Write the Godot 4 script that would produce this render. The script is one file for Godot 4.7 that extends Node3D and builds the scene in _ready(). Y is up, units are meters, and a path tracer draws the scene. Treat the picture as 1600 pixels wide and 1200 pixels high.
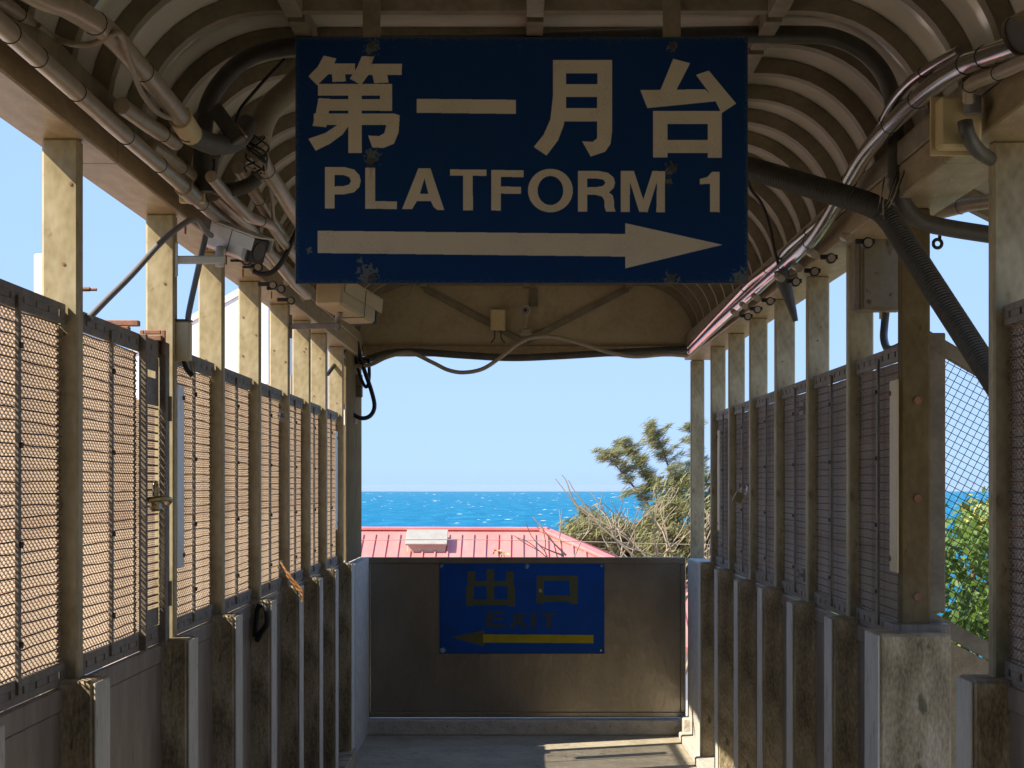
extends Node3D
# A roofed station footbridge looking out to sea. Metres, y up, deck at y = 0, looking along -z.

var M := {}
var taken := {}
var rng := RandomNumberGenerator.new()

const LEFT_POSTS := [3.60, 4.545, 5.81, 6.76, 7.72, 8.69, 9.56, 10.38, 11.36]
const RIGHT_POSTS := [3.62, 4.58, 5.69, 6.60, 7.54, 8.48, 9.42, 10.37, 11.34]
const ORD := ["nearest", "second", "third", "fourth", "fifth", "sixth", "seventh", "eighth", "ninth", "tenth"]

# ------------------------------------------------------------------ helpers: nodes
func numbered(called: String) -> String:
	if not taken.has(called):
		taken[called] = 0
		return called
	taken[called] += 1
	return "%s_%03d" % [called, taken[called]]

func tag(o, label, category, group = ""):
	o.set_meta("label", label)
	o.set_meta("category", category)
	if group != "":
		o.set_meta("group", group)
	return o

func thing(called, label, category, at = Vector3.ZERO, group = ""):
	var o := Node3D.new()
	o.name = numbered(called)
	add_child(o)
	o.position = at
	return tag(o, label, category, group)

func put(called, mesh, material, parent = null, at = Vector3.ZERO, basis = Basis.IDENTITY):
	var o := MeshInstance3D.new()
	o.mesh = mesh
	o.material_override = material
	o.cast_shadow = GeometryInstance3D.SHADOW_CASTING_SETTING_ON
	if parent == null:
		o.name = numbered(called)
		add_child(o)
	else:
		o.name = called
		parent.add_child(o, true)
	o.transform = Transform3D(basis, at)
	return o

func setting(o):
	o.set_meta("kind", "structure")
	return o

func stuff(o):
	o.set_meta("kind", "stuff")
	return o

# ------------------------------------------------------------------ helpers: shapes
func start() -> SurfaceTool:
	var st := SurfaceTool.new()
	st.begin(Mesh.PRIMITIVE_TRIANGLES)
	return st

func tri(st, a, b, c, n):
	if (b - a).cross(c - a).dot(n) > 0.0:
		var t = b
		b = c
		c = t
	for v in [a, b, c]:
		st.set_normal(n)
		st.add_vertex(v)

func smooth_quad(st, v, nn):
	for idx in [[0, 1, 2], [0, 2, 3]]:
		var i = idx
		if (v[i[1]] - v[i[0]]).cross(v[i[2]] - v[i[0]]).dot(nn[i[0]] + nn[i[1]] + nn[i[2]]) > 0.0:
			i = [idx[0], idx[2], idx[1]]
		for j in i:
			st.set_normal(nn[j])
			st.add_vertex(v[j])

func quad(st, a, b, c, d, n = Vector3.ZERO):
	if n == Vector3.ZERO:
		n = (b - a).cross(c - a).normalized()
	tri(st, a, b, c, n)
	tri(st, a, c, d, n)

# a box with chamfered edges
func cbox(st, lo, hi, ch = 0.004, xf = Transform3D.IDENTITY):
	var c = (lo + hi) * 0.5
	var h = (hi - lo) * 0.5
	h = Vector3(abs(h.x), abs(h.y), abs(h.z))
	ch = min(ch, min(h.x, min(h.y, h.z)) * 0.6)
	var P = func(sx, sy, sz, ax):
		var v = Vector3(sx * h.x, sy * h.y, sz * h.z)
		if ax != 0: v.x -= sx * ch
		if ax != 1: v.y -= sy * ch
		if ax != 2: v.z -= sz * ch
		return xf * (c + v)
	var B = xf.basis
	for s in [-1, 1]:
		quad(st, P.call(s, -1, -1, 0), P.call(s, 1, -1, 0), P.call(s, 1, 1, 0), P.call(s, -1, 1, 0), (B * Vector3(s, 0, 0)).normalized())
		quad(st, P.call(-1, s, -1, 1), P.call(1, s, -1, 1), P.call(1, s, 1, 1), P.call(-1, s, 1, 1), (B * Vector3(0, s, 0)).normalized())
		quad(st, P.call(-1, -1, s, 2), P.call(1, -1, s, 2), P.call(1, 1, s, 2), P.call(-1, 1, s, 2), (B * Vector3(0, 0, s)).normalized())
	for a in [-1, 1]:
		for b in [-1, 1]:
			quad(st, P.call(a, b, -1, 0), P.call(a, b, 1, 0), P.call(a, b, 1, 1), P.call(a, b, -1, 1), (B * Vector3(a, b, 0)).normalized())
			quad(st, P.call(a, -1, b, 0), P.call(a, 1, b, 0), P.call(a, 1, b, 2), P.call(a, -1, b, 2), (B * Vector3(a, 0, b)).normalized())
			quad(st, P.call(-1, a, b, 1), P.call(1, a, b, 1), P.call(1, a, b, 2), P.call(-1, a, b, 2), (B * Vector3(0, a, b)).normalized())
			for d in [-1, 1]:
				tri(st, P.call(a, b, d, 0), P.call(a, b, d, 1), P.call(a, b, d, 2), (B * Vector3(a, b, d)).normalized())

func box_mesh(lo, hi, ch = 0.004) -> Mesh:
	var st := start()
	cbox(st, lo, hi, ch)
	return st.commit()

func smooth_path(pts, n = 6):
	if pts.size() < 3:
		return pts
	var out = []
	for i in pts.size() - 1:
		var p0 = pts[max(i - 1, 0)]
		var p1 = pts[i]
		var p2 = pts[i + 1]
		var p3 = pts[min(i + 2, pts.size() - 1)]
		for k in n:
			out.append(p1.cubic_interpolate(p2, p0, p3, float(k) / n))
	out.append(pts[-1])
	return out

# a round tube through points; radius may be a number or a callable of arc length
func tube(st, pts, r, sides = 12, caps = true):
	var n = pts.size()
	var t0 = (pts[1] - pts[0]).normalized()
	var up = Vector3.UP if abs(t0.y) < 0.9 else Vector3.RIGHT
	var u = t0.cross(up).normalized()
	var rings = []
	var norms = []
	var s = 0.0
	for i in n:
		var t
		if i == 0: t = t0
		elif i == n - 1: t = (pts[n - 1] - pts[n - 2]).normalized()
		else: t = (pts[i + 1] - pts[i - 1]).normalized()
		u = (u - t * u.dot(t)).normalized()
		var v = t.cross(u)
		if i > 0: s += pts[i].distance_to(pts[i - 1])
		var rr = r.call(s) if r is Callable else r
		var slope = (r.call(s + 0.0008) - r.call(s - 0.0008)) / 0.0016 if r is Callable else 0.0
		var ring = []
		var nn = []
		for k in sides:
			var a = TAU * k / sides
			var d = u * cos(a) + v * sin(a)
			nn.append((d - t * slope).normalized())
			ring.append(pts[i] + d * rr)
		rings.append(ring)
		norms.append(nn)
	for i in n - 1:
		for k in sides:
			var k2 = (k + 1) % sides
			var q = [rings[i][k], rings[i][k2], rings[i + 1][k2], rings[i + 1][k]]
			var qn = [norms[i][k], norms[i][k2], norms[i + 1][k2], norms[i + 1][k]]
			smooth_quad(st, q, qn)
	if caps:
		for e in [[0, -1.0], [n - 1, 1.0]]:
			var i = e[0]
			var t = (pts[1] - pts[0]).normalized() * e[1] if i == 0 else (pts[n - 1] - pts[n - 2]).normalized()
			for k in range(1, sides - 1):
				tri(st, rings[i][0], rings[i][k], rings[i][k + 1], t)

func tube_mesh(pts, r, sides = 12) -> Mesh:
	var st := start()
	tube(st, pts, r, sides)
	return st.commit()

# a flat polygon (x, y) extruded along z between z0 and z1
func prism(st, poly, z0, z1, xf = Transform3D.IDENTITY):
	var idx = Geometry2D.triangulate_polygon(PackedVector2Array(poly))
	var B = xf.basis
	for k in range(0, idx.size(), 3):
		for e in [[z1, 1.0], [z0, -1.0]]:
			var q = []
			for j in 3:
				var v = poly[idx[k + j]]
				q.append(xf * Vector3(v.x, v.y, e[0]))
			tri(st, q[0], q[1], q[2], (B * Vector3(0, 0, e[1])).normalized())
	var area = 0.0
	for i in poly.size():
		var a = poly[i]
		var b = poly[(i + 1) % poly.size()]
		area += a.x * b.y - b.x * a.y
	for i in poly.size():
		var a = poly[i]
		var b = poly[(i + 1) % poly.size()]
		var d = (b - a).normalized() * sign(area)
		quad(st, xf * Vector3(a.x, a.y, z0), xf * Vector3(b.x, b.y, z0), xf * Vector3(b.x, b.y, z1), xf * Vector3(a.x, a.y, z1), (B * Vector3(d.y, -d.x, 0)).normalized())

# an extruded strip following a 2D profile path (open line with thickness), along z
func ring_points(c, r, normal, n = 14):
	var u = normal.cross(Vector3.UP if abs(normal.y) < 0.9 else Vector3.RIGHT).normalized()
	var v = normal.cross(u)
	var out = []
	for k in n + 1:
		out.append(c + (u * cos(TAU * k / n) + v * sin(TAU * k / n)) * r)
	return out

# ------------------------------------------------------------------ helpers: materials
func lin(r, g, b) -> Color:
	return Color(r, g, b).linear_to_srgb()

func noise(freq, seed_, oct = 4) -> FastNoiseLite:
	var n := FastNoiseLite.new()
	n.noise_type = FastNoiseLite.TYPE_SIMPLEX_SMOOTH
	n.frequency = freq
	n.seed = seed_
	n.fractal_octaves = oct
	return n

# tone variation from two noises, plus speckle; colours are linear
func tone_tex(size, dark, mid, light, f_coarse, f_fine, seed_, spot = null, spot_at = 0.8, contrast = 1.0) -> ImageTexture:
	var a = noise(f_coarse, seed_).get_seamless_image(size, size).get_data()
	var b = noise(f_fine, seed_ + 7, 3).get_seamless_image(size, size).get_data()
	var c = noise(f_coarse * 2.3, seed_ + 19, 5).get_seamless_image(size, size).get_data()
	var lut = PackedByteArray()
	lut.resize(256 * 3)
	for i in 256:
		var t = clamp((i / 255.0 - 0.5) * contrast + 0.5, 0.0, 1.0)
		var q: Color = dark.lerp(mid, t * 2.0) if t < 0.5 else mid.lerp(light, t * 2.0 - 1.0)
		q = q.linear_to_srgb()
		lut[i * 3] = int(q.r * 255)
		lut[i * 3 + 1] = int(q.g * 255)
		lut[i * 3 + 2] = int(q.b * 255)
	var sp = [0, 0, 0]
	if spot != null:
		var q: Color = spot.linear_to_srgb()
		sp = [int(q.r * 255), int(q.g * 255), int(q.b * 255)]
	var out := PackedByteArray()
	out.resize(size * size * 3)
	var lim = int(spot_at * 255)
	for i in size * size:
		var k = (a[i] * 5 + b[i] * 3) >> 3
		var o = i * 3
		k *= 3
		if spot != null and c[i] > lim:
			var w = min((c[i] - lim) * 7, 190)
			out[o] = (lut[k] * (255 - w) + sp[0] * w) >> 8
			out[o + 1] = (lut[k + 1] * (255 - w) + sp[1] * w) >> 8
			out[o + 2] = (lut[k + 2] * (255 - w) + sp[2] * w) >> 8
		else:
			out[o] = lut[k]
			out[o + 1] = lut[k + 1]
			out[o + 2] = lut[k + 2]
	return ImageTexture.create_from_image(Image.create_from_data(size, size, false, Image.FORMAT_RGB8, out))

func bump_tex(size, freq, seed_, strength) -> ImageTexture:
	var im: Image = noise(freq, seed_, 5).get_seamless_image(size, size)
	im.convert(Image.FORMAT_RGBA8)
	im.bump_map_to_normal_map(strength)
	return ImageTexture.create_from_image(im)

func mat(tex, rough = 0.7, metal = 0.0, scale = Vector3.ONE, normal = null, nscale = 1.0) -> StandardMaterial3D:
	var m := StandardMaterial3D.new()
	if tex is Color:
		m.albedo_color = tex
	else:
		m.albedo_texture = tex
		m.uv1_triplanar = true
		m.uv1_world_triplanar = true
		m.uv1_scale = scale
	m.roughness = rough
	m.metallic = metal
	if normal != null:
		m.normal_enabled = true
		m.normal_texture = normal
		m.normal_scale = nscale
	return m

func make_materials():
	var nb = bump_tex(512, 0.03, 5, 6.0)
	var nf = bump_tex(256, 0.06, 9, 3.0)
	M.post = mat(tone_tex(512, Color(0.25, 0.20, 0.105), Color(0.385, 0.315, 0.175), Color(0.48, 0.41, 0.255), 0.008, 0.05, 11, Color(0.22, 0.13, 0.06), 0.80, 1.5), 0.6, 0.0, Vector3(1.7, 0.9, 1.7))
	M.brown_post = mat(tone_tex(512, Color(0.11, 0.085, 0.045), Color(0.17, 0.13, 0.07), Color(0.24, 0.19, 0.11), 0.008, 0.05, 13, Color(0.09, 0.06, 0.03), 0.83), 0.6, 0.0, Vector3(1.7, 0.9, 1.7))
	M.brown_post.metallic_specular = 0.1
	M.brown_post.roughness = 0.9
	M.beam = mat(tone_tex(512, Color(0.20, 0.145, 0.075), Color(0.31, 0.235, 0.13), Color(0.42, 0.335, 0.20), 0.01, 0.06, 23, Color(0.46, 0.39, 0.28), 0.78), 0.42, 0.0, Vector3(4.0, 4.0, 0.9))
	M.rib = mat(tone_tex(512, Color(0.13, 0.107, 0.068), Color(0.215, 0.18, 0.12), Color(0.30, 0.255, 0.18), 0.01, 0.05, 31), 0.5, 0.0, Vector3(1.5, 1.5, 1.5))
	M.roof = mat(tone_tex(512, Color(0.55, 0.52, 0.45), Color(0.68, 0.65, 0.57), Color(0.75, 0.73, 0.66), 0.006, 0.04, 37), 0.13, 0.0, Vector3(0.8, 0.8, 0.8))
	M.roof.metallic_specular = 0.9
	M.fascia = mat(tone_tex(512, Color(0.32, 0.26, 0.16), Color(0.44, 0.365, 0.23), Color(0.50, 0.43, 0.29), 0.006, 0.05, 41), 0.6, 0.0, Vector3(1, 1, 1))
	M.mesh = mat(tone_tex(256, Color(0.17, 0.115, 0.075), Color(0.38, 0.30, 0.222), Color(0.54, 0.45, 0.355), 0.008, 0.09, 43, Color(0.20, 0.11, 0.07), 0.74), 0.6, 0.0, Vector3(1.1, 1.1, 1.1))
	M.rod = mat(tone_tex(256, Color(0.05, 0.033, 0.03), Color(0.085, 0.06, 0.055), Color(0.14, 0.10, 0.09), 0.03, 0.1, 47), 0.65, 0.0, Vector3(3, 3, 3))
	M.strip = mat(tone_tex(512, Color(0.10, 0.08, 0.06), Color(0.175, 0.15, 0.118), Color(0.25, 0.225, 0.185), 0.012, 0.07, 53, Color(0.16, 0.10, 0.07), 0.82), 0.6, 0.0, Vector3(2, 2, 2))
	M.sheet = mat(tone_tex(512, Color(0.16, 0.125, 0.10), Color(0.22, 0.18, 0.145), Color(0.28, 0.24, 0.20), 0.006, 0.08, 59, Color(0.10, 0.075, 0.06), 0.74, 1.6), 0.42, 0.1, Vector3(2.4, 0.5, 2.4))
	M.concrete = mat(tone_tex(512, Color(0.13, 0.105, 0.062), Color(0.33, 0.275, 0.175), Color(0.52, 0.455, 0.335), 0.006, 0.10, 61, Color(0.085, 0.085, 0.05), 0.74, 1.45), 0.85, 0.0, Vector3(2.1, 0.85, 2.1), nb, 0.6)
	M.pale_facing = mat(tone_tex(512, Color(0.36, 0.34, 0.28), Color(0.53, 0.51, 0.44), Color(0.63, 0.61, 0.54), 0.012, 0.08, 63, Color(0.25, 0.2, 0.13), 0.78), 0.8, 0.0, Vector3(2.0, 0.6, 2.0))
	M.pale_concrete = mat(tone_tex(512, Color(0.30, 0.28, 0.24), Color(0.42, 0.40, 0.36), Color(0.52, 0.51, 0.48), 0.010, 0.08, 67, Color(0.2, 0.17, 0.12), 0.76), 0.85, 0.0, Vector3(2, 2, 2), nb, 0.5)
	M.deck = mat(tone_tex(512, Color(0.23, 0.20, 0.15), Color(0.33, 0.295, 0.22), Color(0.40, 0.36, 0.28), 0.007, 0.08, 71, Color(0.16, 0.14, 0.11), 0.8), 0.8, 0.0, Vector3(0.7, 0.7, 0.7), nf, 0.5)
	M.steel = mat(tone_tex(256, Color(0.46, 0.43, 0.40), Color(0.60, 0.57, 0.54), Color(0.68, 0.65, 0.62), 0.02, 0.08, 73), 0.16, 0.95, Vector3(3, 3, 3))
	M.dull_pipe = mat(tone_tex(256, Color(0.27, 0.22, 0.155), Color(0.38, 0.32, 0.235), Color(0.46, 0.40, 0.31), 0.02, 0.08, 79), 0.36, 0.25, Vector3(3, 3, 3))
	M.cable = mat(tone_tex(256, Color(0.22, 0.19, 0.14), Color(0.31, 0.27, 0.20), Color(0.38, 0.33, 0.26), 0.02, 0.08, 83), 0.5, 0.0, Vector3(4, 4, 4))
	M.grey_cable = mat(lin(0.19, 0.19, 0.20), 0.45)
	M.black = mat(lin(0.020, 0.020, 0.022), 0.5)
	M.rubber = mat(tone_tex(256, Color(0.045, 0.045, 0.045), Color(0.065, 0.065, 0.062), Color(0.10, 0.097, 0.09), 0.02, 0.08, 89), 0.55, 0.0, Vector3(4, 4, 4))
	M.hose = mat(tone_tex(256, Color(0.04, 0.038, 0.033), Color(0.06, 0.057, 0.05), Color(0.085, 0.08, 0.072), 0.02, 0.08, 89), 0.45, 0.0, Vector3(4, 4, 4))
	M.cream = mat(tone_tex(256, Color(0.52, 0.42, 0.22), Color(0.60, 0.49, 0.27), Color(0.66, 0.55, 0.33), 0.01, 0.06, 97), 0.5, 0.0, Vector3(2, 2, 2))
	M.beige_box = mat(tone_tex(256, Color(0.13, 0.10, 0.06), Color(0.19, 0.155, 0.095), Color(0.24, 0.20, 0.13), 0.01, 0.06, 101, Color(0.05, 0.03, 0.02), 0.74), 0.5, 0.0, Vector3(2, 2, 2))
	M.cam_beige = mat(tone_tex(256, Color(0.36, 0.30, 0.18), Color(0.45, 0.385, 0.245), Color(0.50, 0.44, 0.30), 0.01, 0.06, 99), 0.4, 0.0, Vector3(2, 2, 2))
	M.white_metal = mat(tone_tex(256, Color(0.58, 0.60, 0.59), Color(0.68, 0.70, 0.68), Color(0.74, 0.75, 0.73), 0.01, 0.07, 103), 0.45, 0.0, Vector3(3, 3, 3))
	M.white_plate = mat(tone_tex(256, Color(0.52, 0.52, 0.52), Color(0.66, 0.66, 0.66), Color(0.74, 0.74, 0.74), 0.01, 0.06, 107, Color(0.38, 0.28, 0.15), 0.85), 0.4, 0.1, Vector3(2, 1, 2))
	M.rust = mat(tone_tex(256, Color(0.15, 0.07, 0.04), Color(0.26, 0.13, 0.08), Color(0.36, 0.2, 0.13), 0.02, 0.09, 109), 0.8, 0.0, Vector3(4, 4, 4))
	M.leaf_dry = mat(lin(0.42, 0.19, 0.06), 0.6)
	M.brass = mat(lin(0.32, 0.25, 0.13), 0.35, 0.8)
	M.glass_dark = mat(lin(0.012, 0.012, 0.014), 0.12)
	M.board = mat(tone_tex(512, Color(0.24, 0.215, 0.18), Color(0.31, 0.275, 0.225), Color(0.38, 0.335, 0.27), 0.006, 0.10, 113), 0.27, 0.9, Vector3(1.1, 0.45, 1.1), nf, 0.045)
	M.pink = mat(tone_tex(256, Color(0.54, 0.155, 0.14), Color(0.62, 0.20, 0.18), Color(0.68, 0.26, 0.235), 0.008, 0.05, 127, Color(0.50, 0.16, 0.13), 0.76), 0.6, 0.0, Vector3(0.35, 0.35, 0.12))
	M.white_wall = mat(tone_tex(256, Color(0.70, 0.69, 0.66), Color(0.76, 0.75, 0.73), Color(0.80, 0.79, 0.77), 0.008, 0.06, 131), 0.8, 0.0, Vector3(0.4, 0.4, 0.4))
	M.tan_wall = mat(tone_tex(256, Color(0.42, 0.33, 0.24), Color(0.50, 0.40, 0.30), Color(0.56, 0.46, 0.35), 0.008, 0.06, 137), 0.8, 0.0, Vector3(0.4, 0.4, 0.4))
	M.hatch = mat(tone_tex(256, Color(0.24, 0.22, 0.19), Color(0.32, 0.30, 0.265), Color(0.38, 0.36, 0.32), 0.01, 0.06, 133), 0.6, 0.0, Vector3(0.6, 0.6, 0.6))
	M.window = mat(lin(0.03, 0.035, 0.04), 0.08)
	M.ground = mat(tone_tex(512, Color(0.16, 0.14, 0.08), Color(0.30, 0.25, 0.17), Color(0.42, 0.36, 0.27), 0.01, 0.06, 139), 0.95, 0.0, Vector3(0.05, 0.05, 0.05))
	M.sea = mat(tone_tex(512, Color(0.004, 0.095, 0.20), Color(0.011, 0.145, 0.275), Color(0.033, 0.22, 0.36), 0.02, 0.11, 149), 0.9, 0.0, Vector3(0.0035, 0.0035, 0.0006))
	M.sea.metallic_specular = 0.1
	M.foam = mat(lin(0.55, 0.62, 0.65), 0.9)
	M.bark = mat(lin(0.13, 0.095, 0.065), 0.9)
	M.pale_bark = mat(tone_tex(256, Color(0.22, 0.165, 0.115), Color(0.32, 0.25, 0.18), Color(0.40, 0.32, 0.24), 0.02, 0.06, 151), 0.9, 0.0, Vector3(1, 1, 1))
	M.needle = mat(lin(0.165, 0.17, 0.075), 0.7)
	M.needle.backlight_enabled = true
	M.needle.backlight = lin(0.10, 0.12, 0.03)
	M.leaf = mat(lin(0.085, 0.145, 0.028), 0.55)
	M.leaf.backlight_enabled = true
	M.leaf.backlight = lin(0.12, 0.19, 0.02)
	M.leaf_yellow = mat(lin(0.26, 0.26, 0.05), 0.55)

# ------------------------------------------------------------------ sign print
func fill_poly(img: Image, poly, col: Color):
	var y0 = 1e9
	var y1 = -1e9
	for v in poly:
		y0 = min(y0, v[1])
		y1 = max(y1, v[1])
	for y in range(max(0, int(floor(y0))), min(img.get_height() - 1, int(ceil(y1))) + 1):
		var yy = y + 0.5
		var xs = []
		for i in poly.size():
			var a = poly[i]
			var b = poly[(i + 1) % poly.size()]
			if (a[1] <= yy) != (b[1] <= yy):
				xs.append(a[0] + (yy - a[1]) / (b[1] - a[1]) * (b[0] - a[0]))
		xs.sort()
		for k in range(0, xs.size() - 1, 2):
			var xa = int(round(xs[k]))
			var xb = int(round(xs[k + 1]))
			if xb > xa:
				img.fill_rect(Rect2i(xa, y, xb - xa, 1), col)

func rect_poly(x0, y0, x1, y1):
	return [[x0, y0], [x1, y0], [x1, y1], [x0, y1]]

# strokes are given in the print's own grid and mapped by scale and offset
func strokes(img, list, sx, sy, ox, oy, col):
	for poly in list:
		var q = []
		for v in poly:
			q.append([v[0] * sx + ox, v[1] * sy + oy])
		fill_poly(img, q, col)

func ellipse_ring(img, cx, cy, rx, ry, tx, ty, col, ground):
	for e in [[rx, ry, col], [rx - tx, ry - ty, ground]]:
		var q = []
		for k in 48:
			q.append([cx + e[0] * cos(TAU * k / 48), cy + e[1] * sin(TAU * k / 48)])
		fill_poly(img, q, e[2])

func wear(img: Image, chips, seed_, scratch: Color, grime: Color, grime_amount):
	var n1 = noise(0.006, seed_, 4)
	var n2 = noise(0.09, seed_ + 3, 3)
	var w = img.get_width()
	var h = img.get_height()
	for y in h:
		for x in w:
			var q = img.get_pixel(x, y)
			var g = n2.get_noise_2d(x, y)
			var k = clamp(n1.get_noise_2d(x, y) * 0.6 + g * 0.5, 0.0, 1.0) * grime_amount
			# scuffed edges
			var e = min(min(x, w - 1 - x), min(y, h - 1 - y))
			if e < 16 and g * 16.0 + 5.0 > e:
				k = max(k, 0.5)
			if k > 0.01:
				img.set_pixel(x, y, q.lerp(grime, k))
	for c in chips:
		var r = int(c[2] * 1.7)
		for y in range(max(0, c[1] - r), min(h, c[1] + r)):
			for x in range(max(0, c[0] - r), min(w, c[0] + r)):
				var d = Vector2(x - c[0], y - c[1]).length() / c[2]
				var t = d + n2.get_noise_2d(x * 0.7, y * 0.7 + 300) * 0.9
				if t < 0.9:
					var q = img.get_pixel(x, y)
					img.set_pixel(x, y, q.lerp(scratch, clamp((0.9 - t) * 3.0, 0.0, 0.75)))

func platform_print() -> ImageTexture:
	var w = 1412
	var h = 770
	var img := Image.create(w, h, false, Image.FORMAT_RGB8)
	var blue := lin(0.0025, 0.032, 0.125)
	var ink := lin(0.58, 0.52, 0.40)
	img.fill(blue)
	# first half of the lettering: grid A, second half: grid B (3.333 units to 2 texels)
	var sa = 2.0 / 3.3333
	var ax = (400 - 462) * 2.0
	var bx = (800 - 462) * 2.0
	var oy = -58 * 2.0
	var first = [
		[[352, 287], [418, 302], [407, 328], [515, 328], [515, 385], [463, 385], [468, 422], [397, 425], [395, 385], [375, 385], [318, 443], [272, 395], [320, 345]],
		[[550, 290], [615, 292], [602, 330], [760, 330], [758, 388], [683, 388], [690, 428], [615, 432], [605, 388], [585, 388], [547, 440], [487, 408], [525, 350]],
		rect_poly(322, 435, 708, 497), rect_poly(645, 435, 708, 577), rect_poly(322, 515, 708, 575), rect_poly(480, 435, 550, 797),
		[[325, 510], [383, 512], [378, 600], [365, 662], [293, 655], [310, 590]],
		[[300, 590], [720, 590], [748, 600], [742, 690], [718, 748], [665, 770], [605, 768], [583, 705], [640, 708], [668, 692], [678, 650], [300, 650]],
		[[430, 645], [490, 645], [450, 700], [385, 748], [310, 785], [272, 722], [360, 692]],
		[[837, 513], [1353, 518], [1353, 592], [837, 586]],
		[[358, 870], [460, 870], [510, 883], [538, 912], [545, 943], [538, 974], [510, 1002], [460, 1013], [408, 1013], [408, 971], [455, 970], [484, 961], [494, 942], [484, 922], [455, 912], [408, 912], [408, 1087], [358, 1087]],
		[[568, 873], [620, 873], [620, 1048], [733, 1050], [733, 1090], [568, 1088]],
		[[845, 877], [908, 877], [980, 1095], [945, 1095], [925, 1080], [910, 1048], [838, 1048], [812, 1090], [760, 1090]],
		[[1010, 882], [1200, 884], [1200, 917], [1128, 915], [1130, 1096], [1078, 1096], [1078, 915], [1010, 915]],
		[[1225, 885], [1393, 887], [1393, 923], [1275, 922], [1275, 972], [1380, 973], [1380, 1010], [1275, 1009], [1275, 1098], [1225, 1097]]]
	strokes(img, first, sa, sa, ax, oy, ink)
	strokes(img, [[[853, 1010], [897, 1010], [877, 930]]], sa, sa, ax, oy, blue)
	var second = [
		rect_poly(213, 310, 522, 380), rect_poly(250, 437, 450, 503), rect_poly(250, 562, 450, 632),
		[[445, 310], [522, 310], [521, 690], [513, 750], [485, 790], [410, 815], [365, 735], [420, 738], [443, 720]],
		[[213, 310], [282, 310], [281, 560], [270, 650], [240, 730], [180, 810], [113, 765], [165, 700], [200, 620], [213, 500]],
		[[840, 303], [928, 327], [855, 470], [772, 470]],
		[[668, 467], [1005, 463], [1075, 525], [705, 562]],
		[[958, 388], [1025, 365], [1168, 538], [1092, 588], [1060, 525]],
		rect_poly(735, 577, 1093, 645), rect_poly(735, 577, 810, 820), rect_poly(1020, 577, 1093, 822), rect_poly(735, 728, 1093, 797),
		[[343, 890], [450, 890], [500, 900], [530, 925], [537, 952], [530, 980], [505, 1003], [525, 1018], [531, 1045], [532, 1080], [540, 1104], [490, 1104], [482, 1080], [481, 1045], [470, 1025], [440, 1016], [392, 1014], [392, 976], [440, 975], [475, 968], [487, 952], [475, 936], [440, 930], [392, 930], [392, 1104], [343, 1103]],
		[[567, 890], [635, 890], [684, 1040], [732, 890], [798, 892], [796, 1107], [752, 1107], [755, 950], [706, 1106], [663, 1105], [615, 950], [613, 1105], [567, 1105]],
		[[978, 932], [1018, 922], [1042, 895], [1082, 895], [1081, 1106], [1032, 1105], [1032, 958], [978, 960]]]
	strokes(img, second, sa, sa, bx, oy, ink)
	ellipse_ring(img, 200 * sa + bx, 993 * sa + oy, 117 * sa, 114 * sa, 50 * sa, 38 * sa, ink, blue)
	strokes(img, [[[496, 361], [977, 366], [977, 349], [1129, 383], [977, 420], [977, 401.5], [496, 396]]], 2.0, 2.0, -924.0, -116.0, ink)
	wear(img, [[236, 30, 26], [236, 374, 28], [1178, 28, 18], [1172, 410, 20], [1166, 450, 12], [224, 744, 36], [1172, 760, 26], [1394, 758, 36], [42, 668, 12], [200, 700, 10]], 5, lin(0.20, 0.18, 0.14), lin(0.10, 0.10, 0.10), 0.18)
	# rust and dirt runs below the fixings
	var rn = noise(0.05, 61, 3)
	for e in [[236, 44, 60], [236, 392, 70], [1178, 40, 46], [1168, 424, 120], [700, 20, 40], [420, 12, 30], [980, 10, 50]]:
		for y in e[2]:
			var half = 3.0 + 5.0 * (1.0 - float(y) / e[2]) + rn.get_noise_2d(e[0], y * 3.0) * 4.0
			for x in range(int(e[0] - half), int(e[0] + half)):
				var py = e[1] + y
				if py < h and x >= 0 and x < w:
					img.set_pixel(x, py, img.get_pixel(x, py).lerp(lin(0.13, 0.10, 0.07), 0.30 * (1.0 - float(y) / e[2]) + 0.12 * max(0.0, rn.get_noise_2d(x * 6.0, py))))
	return ImageTexture.create_from_image(img)

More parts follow.
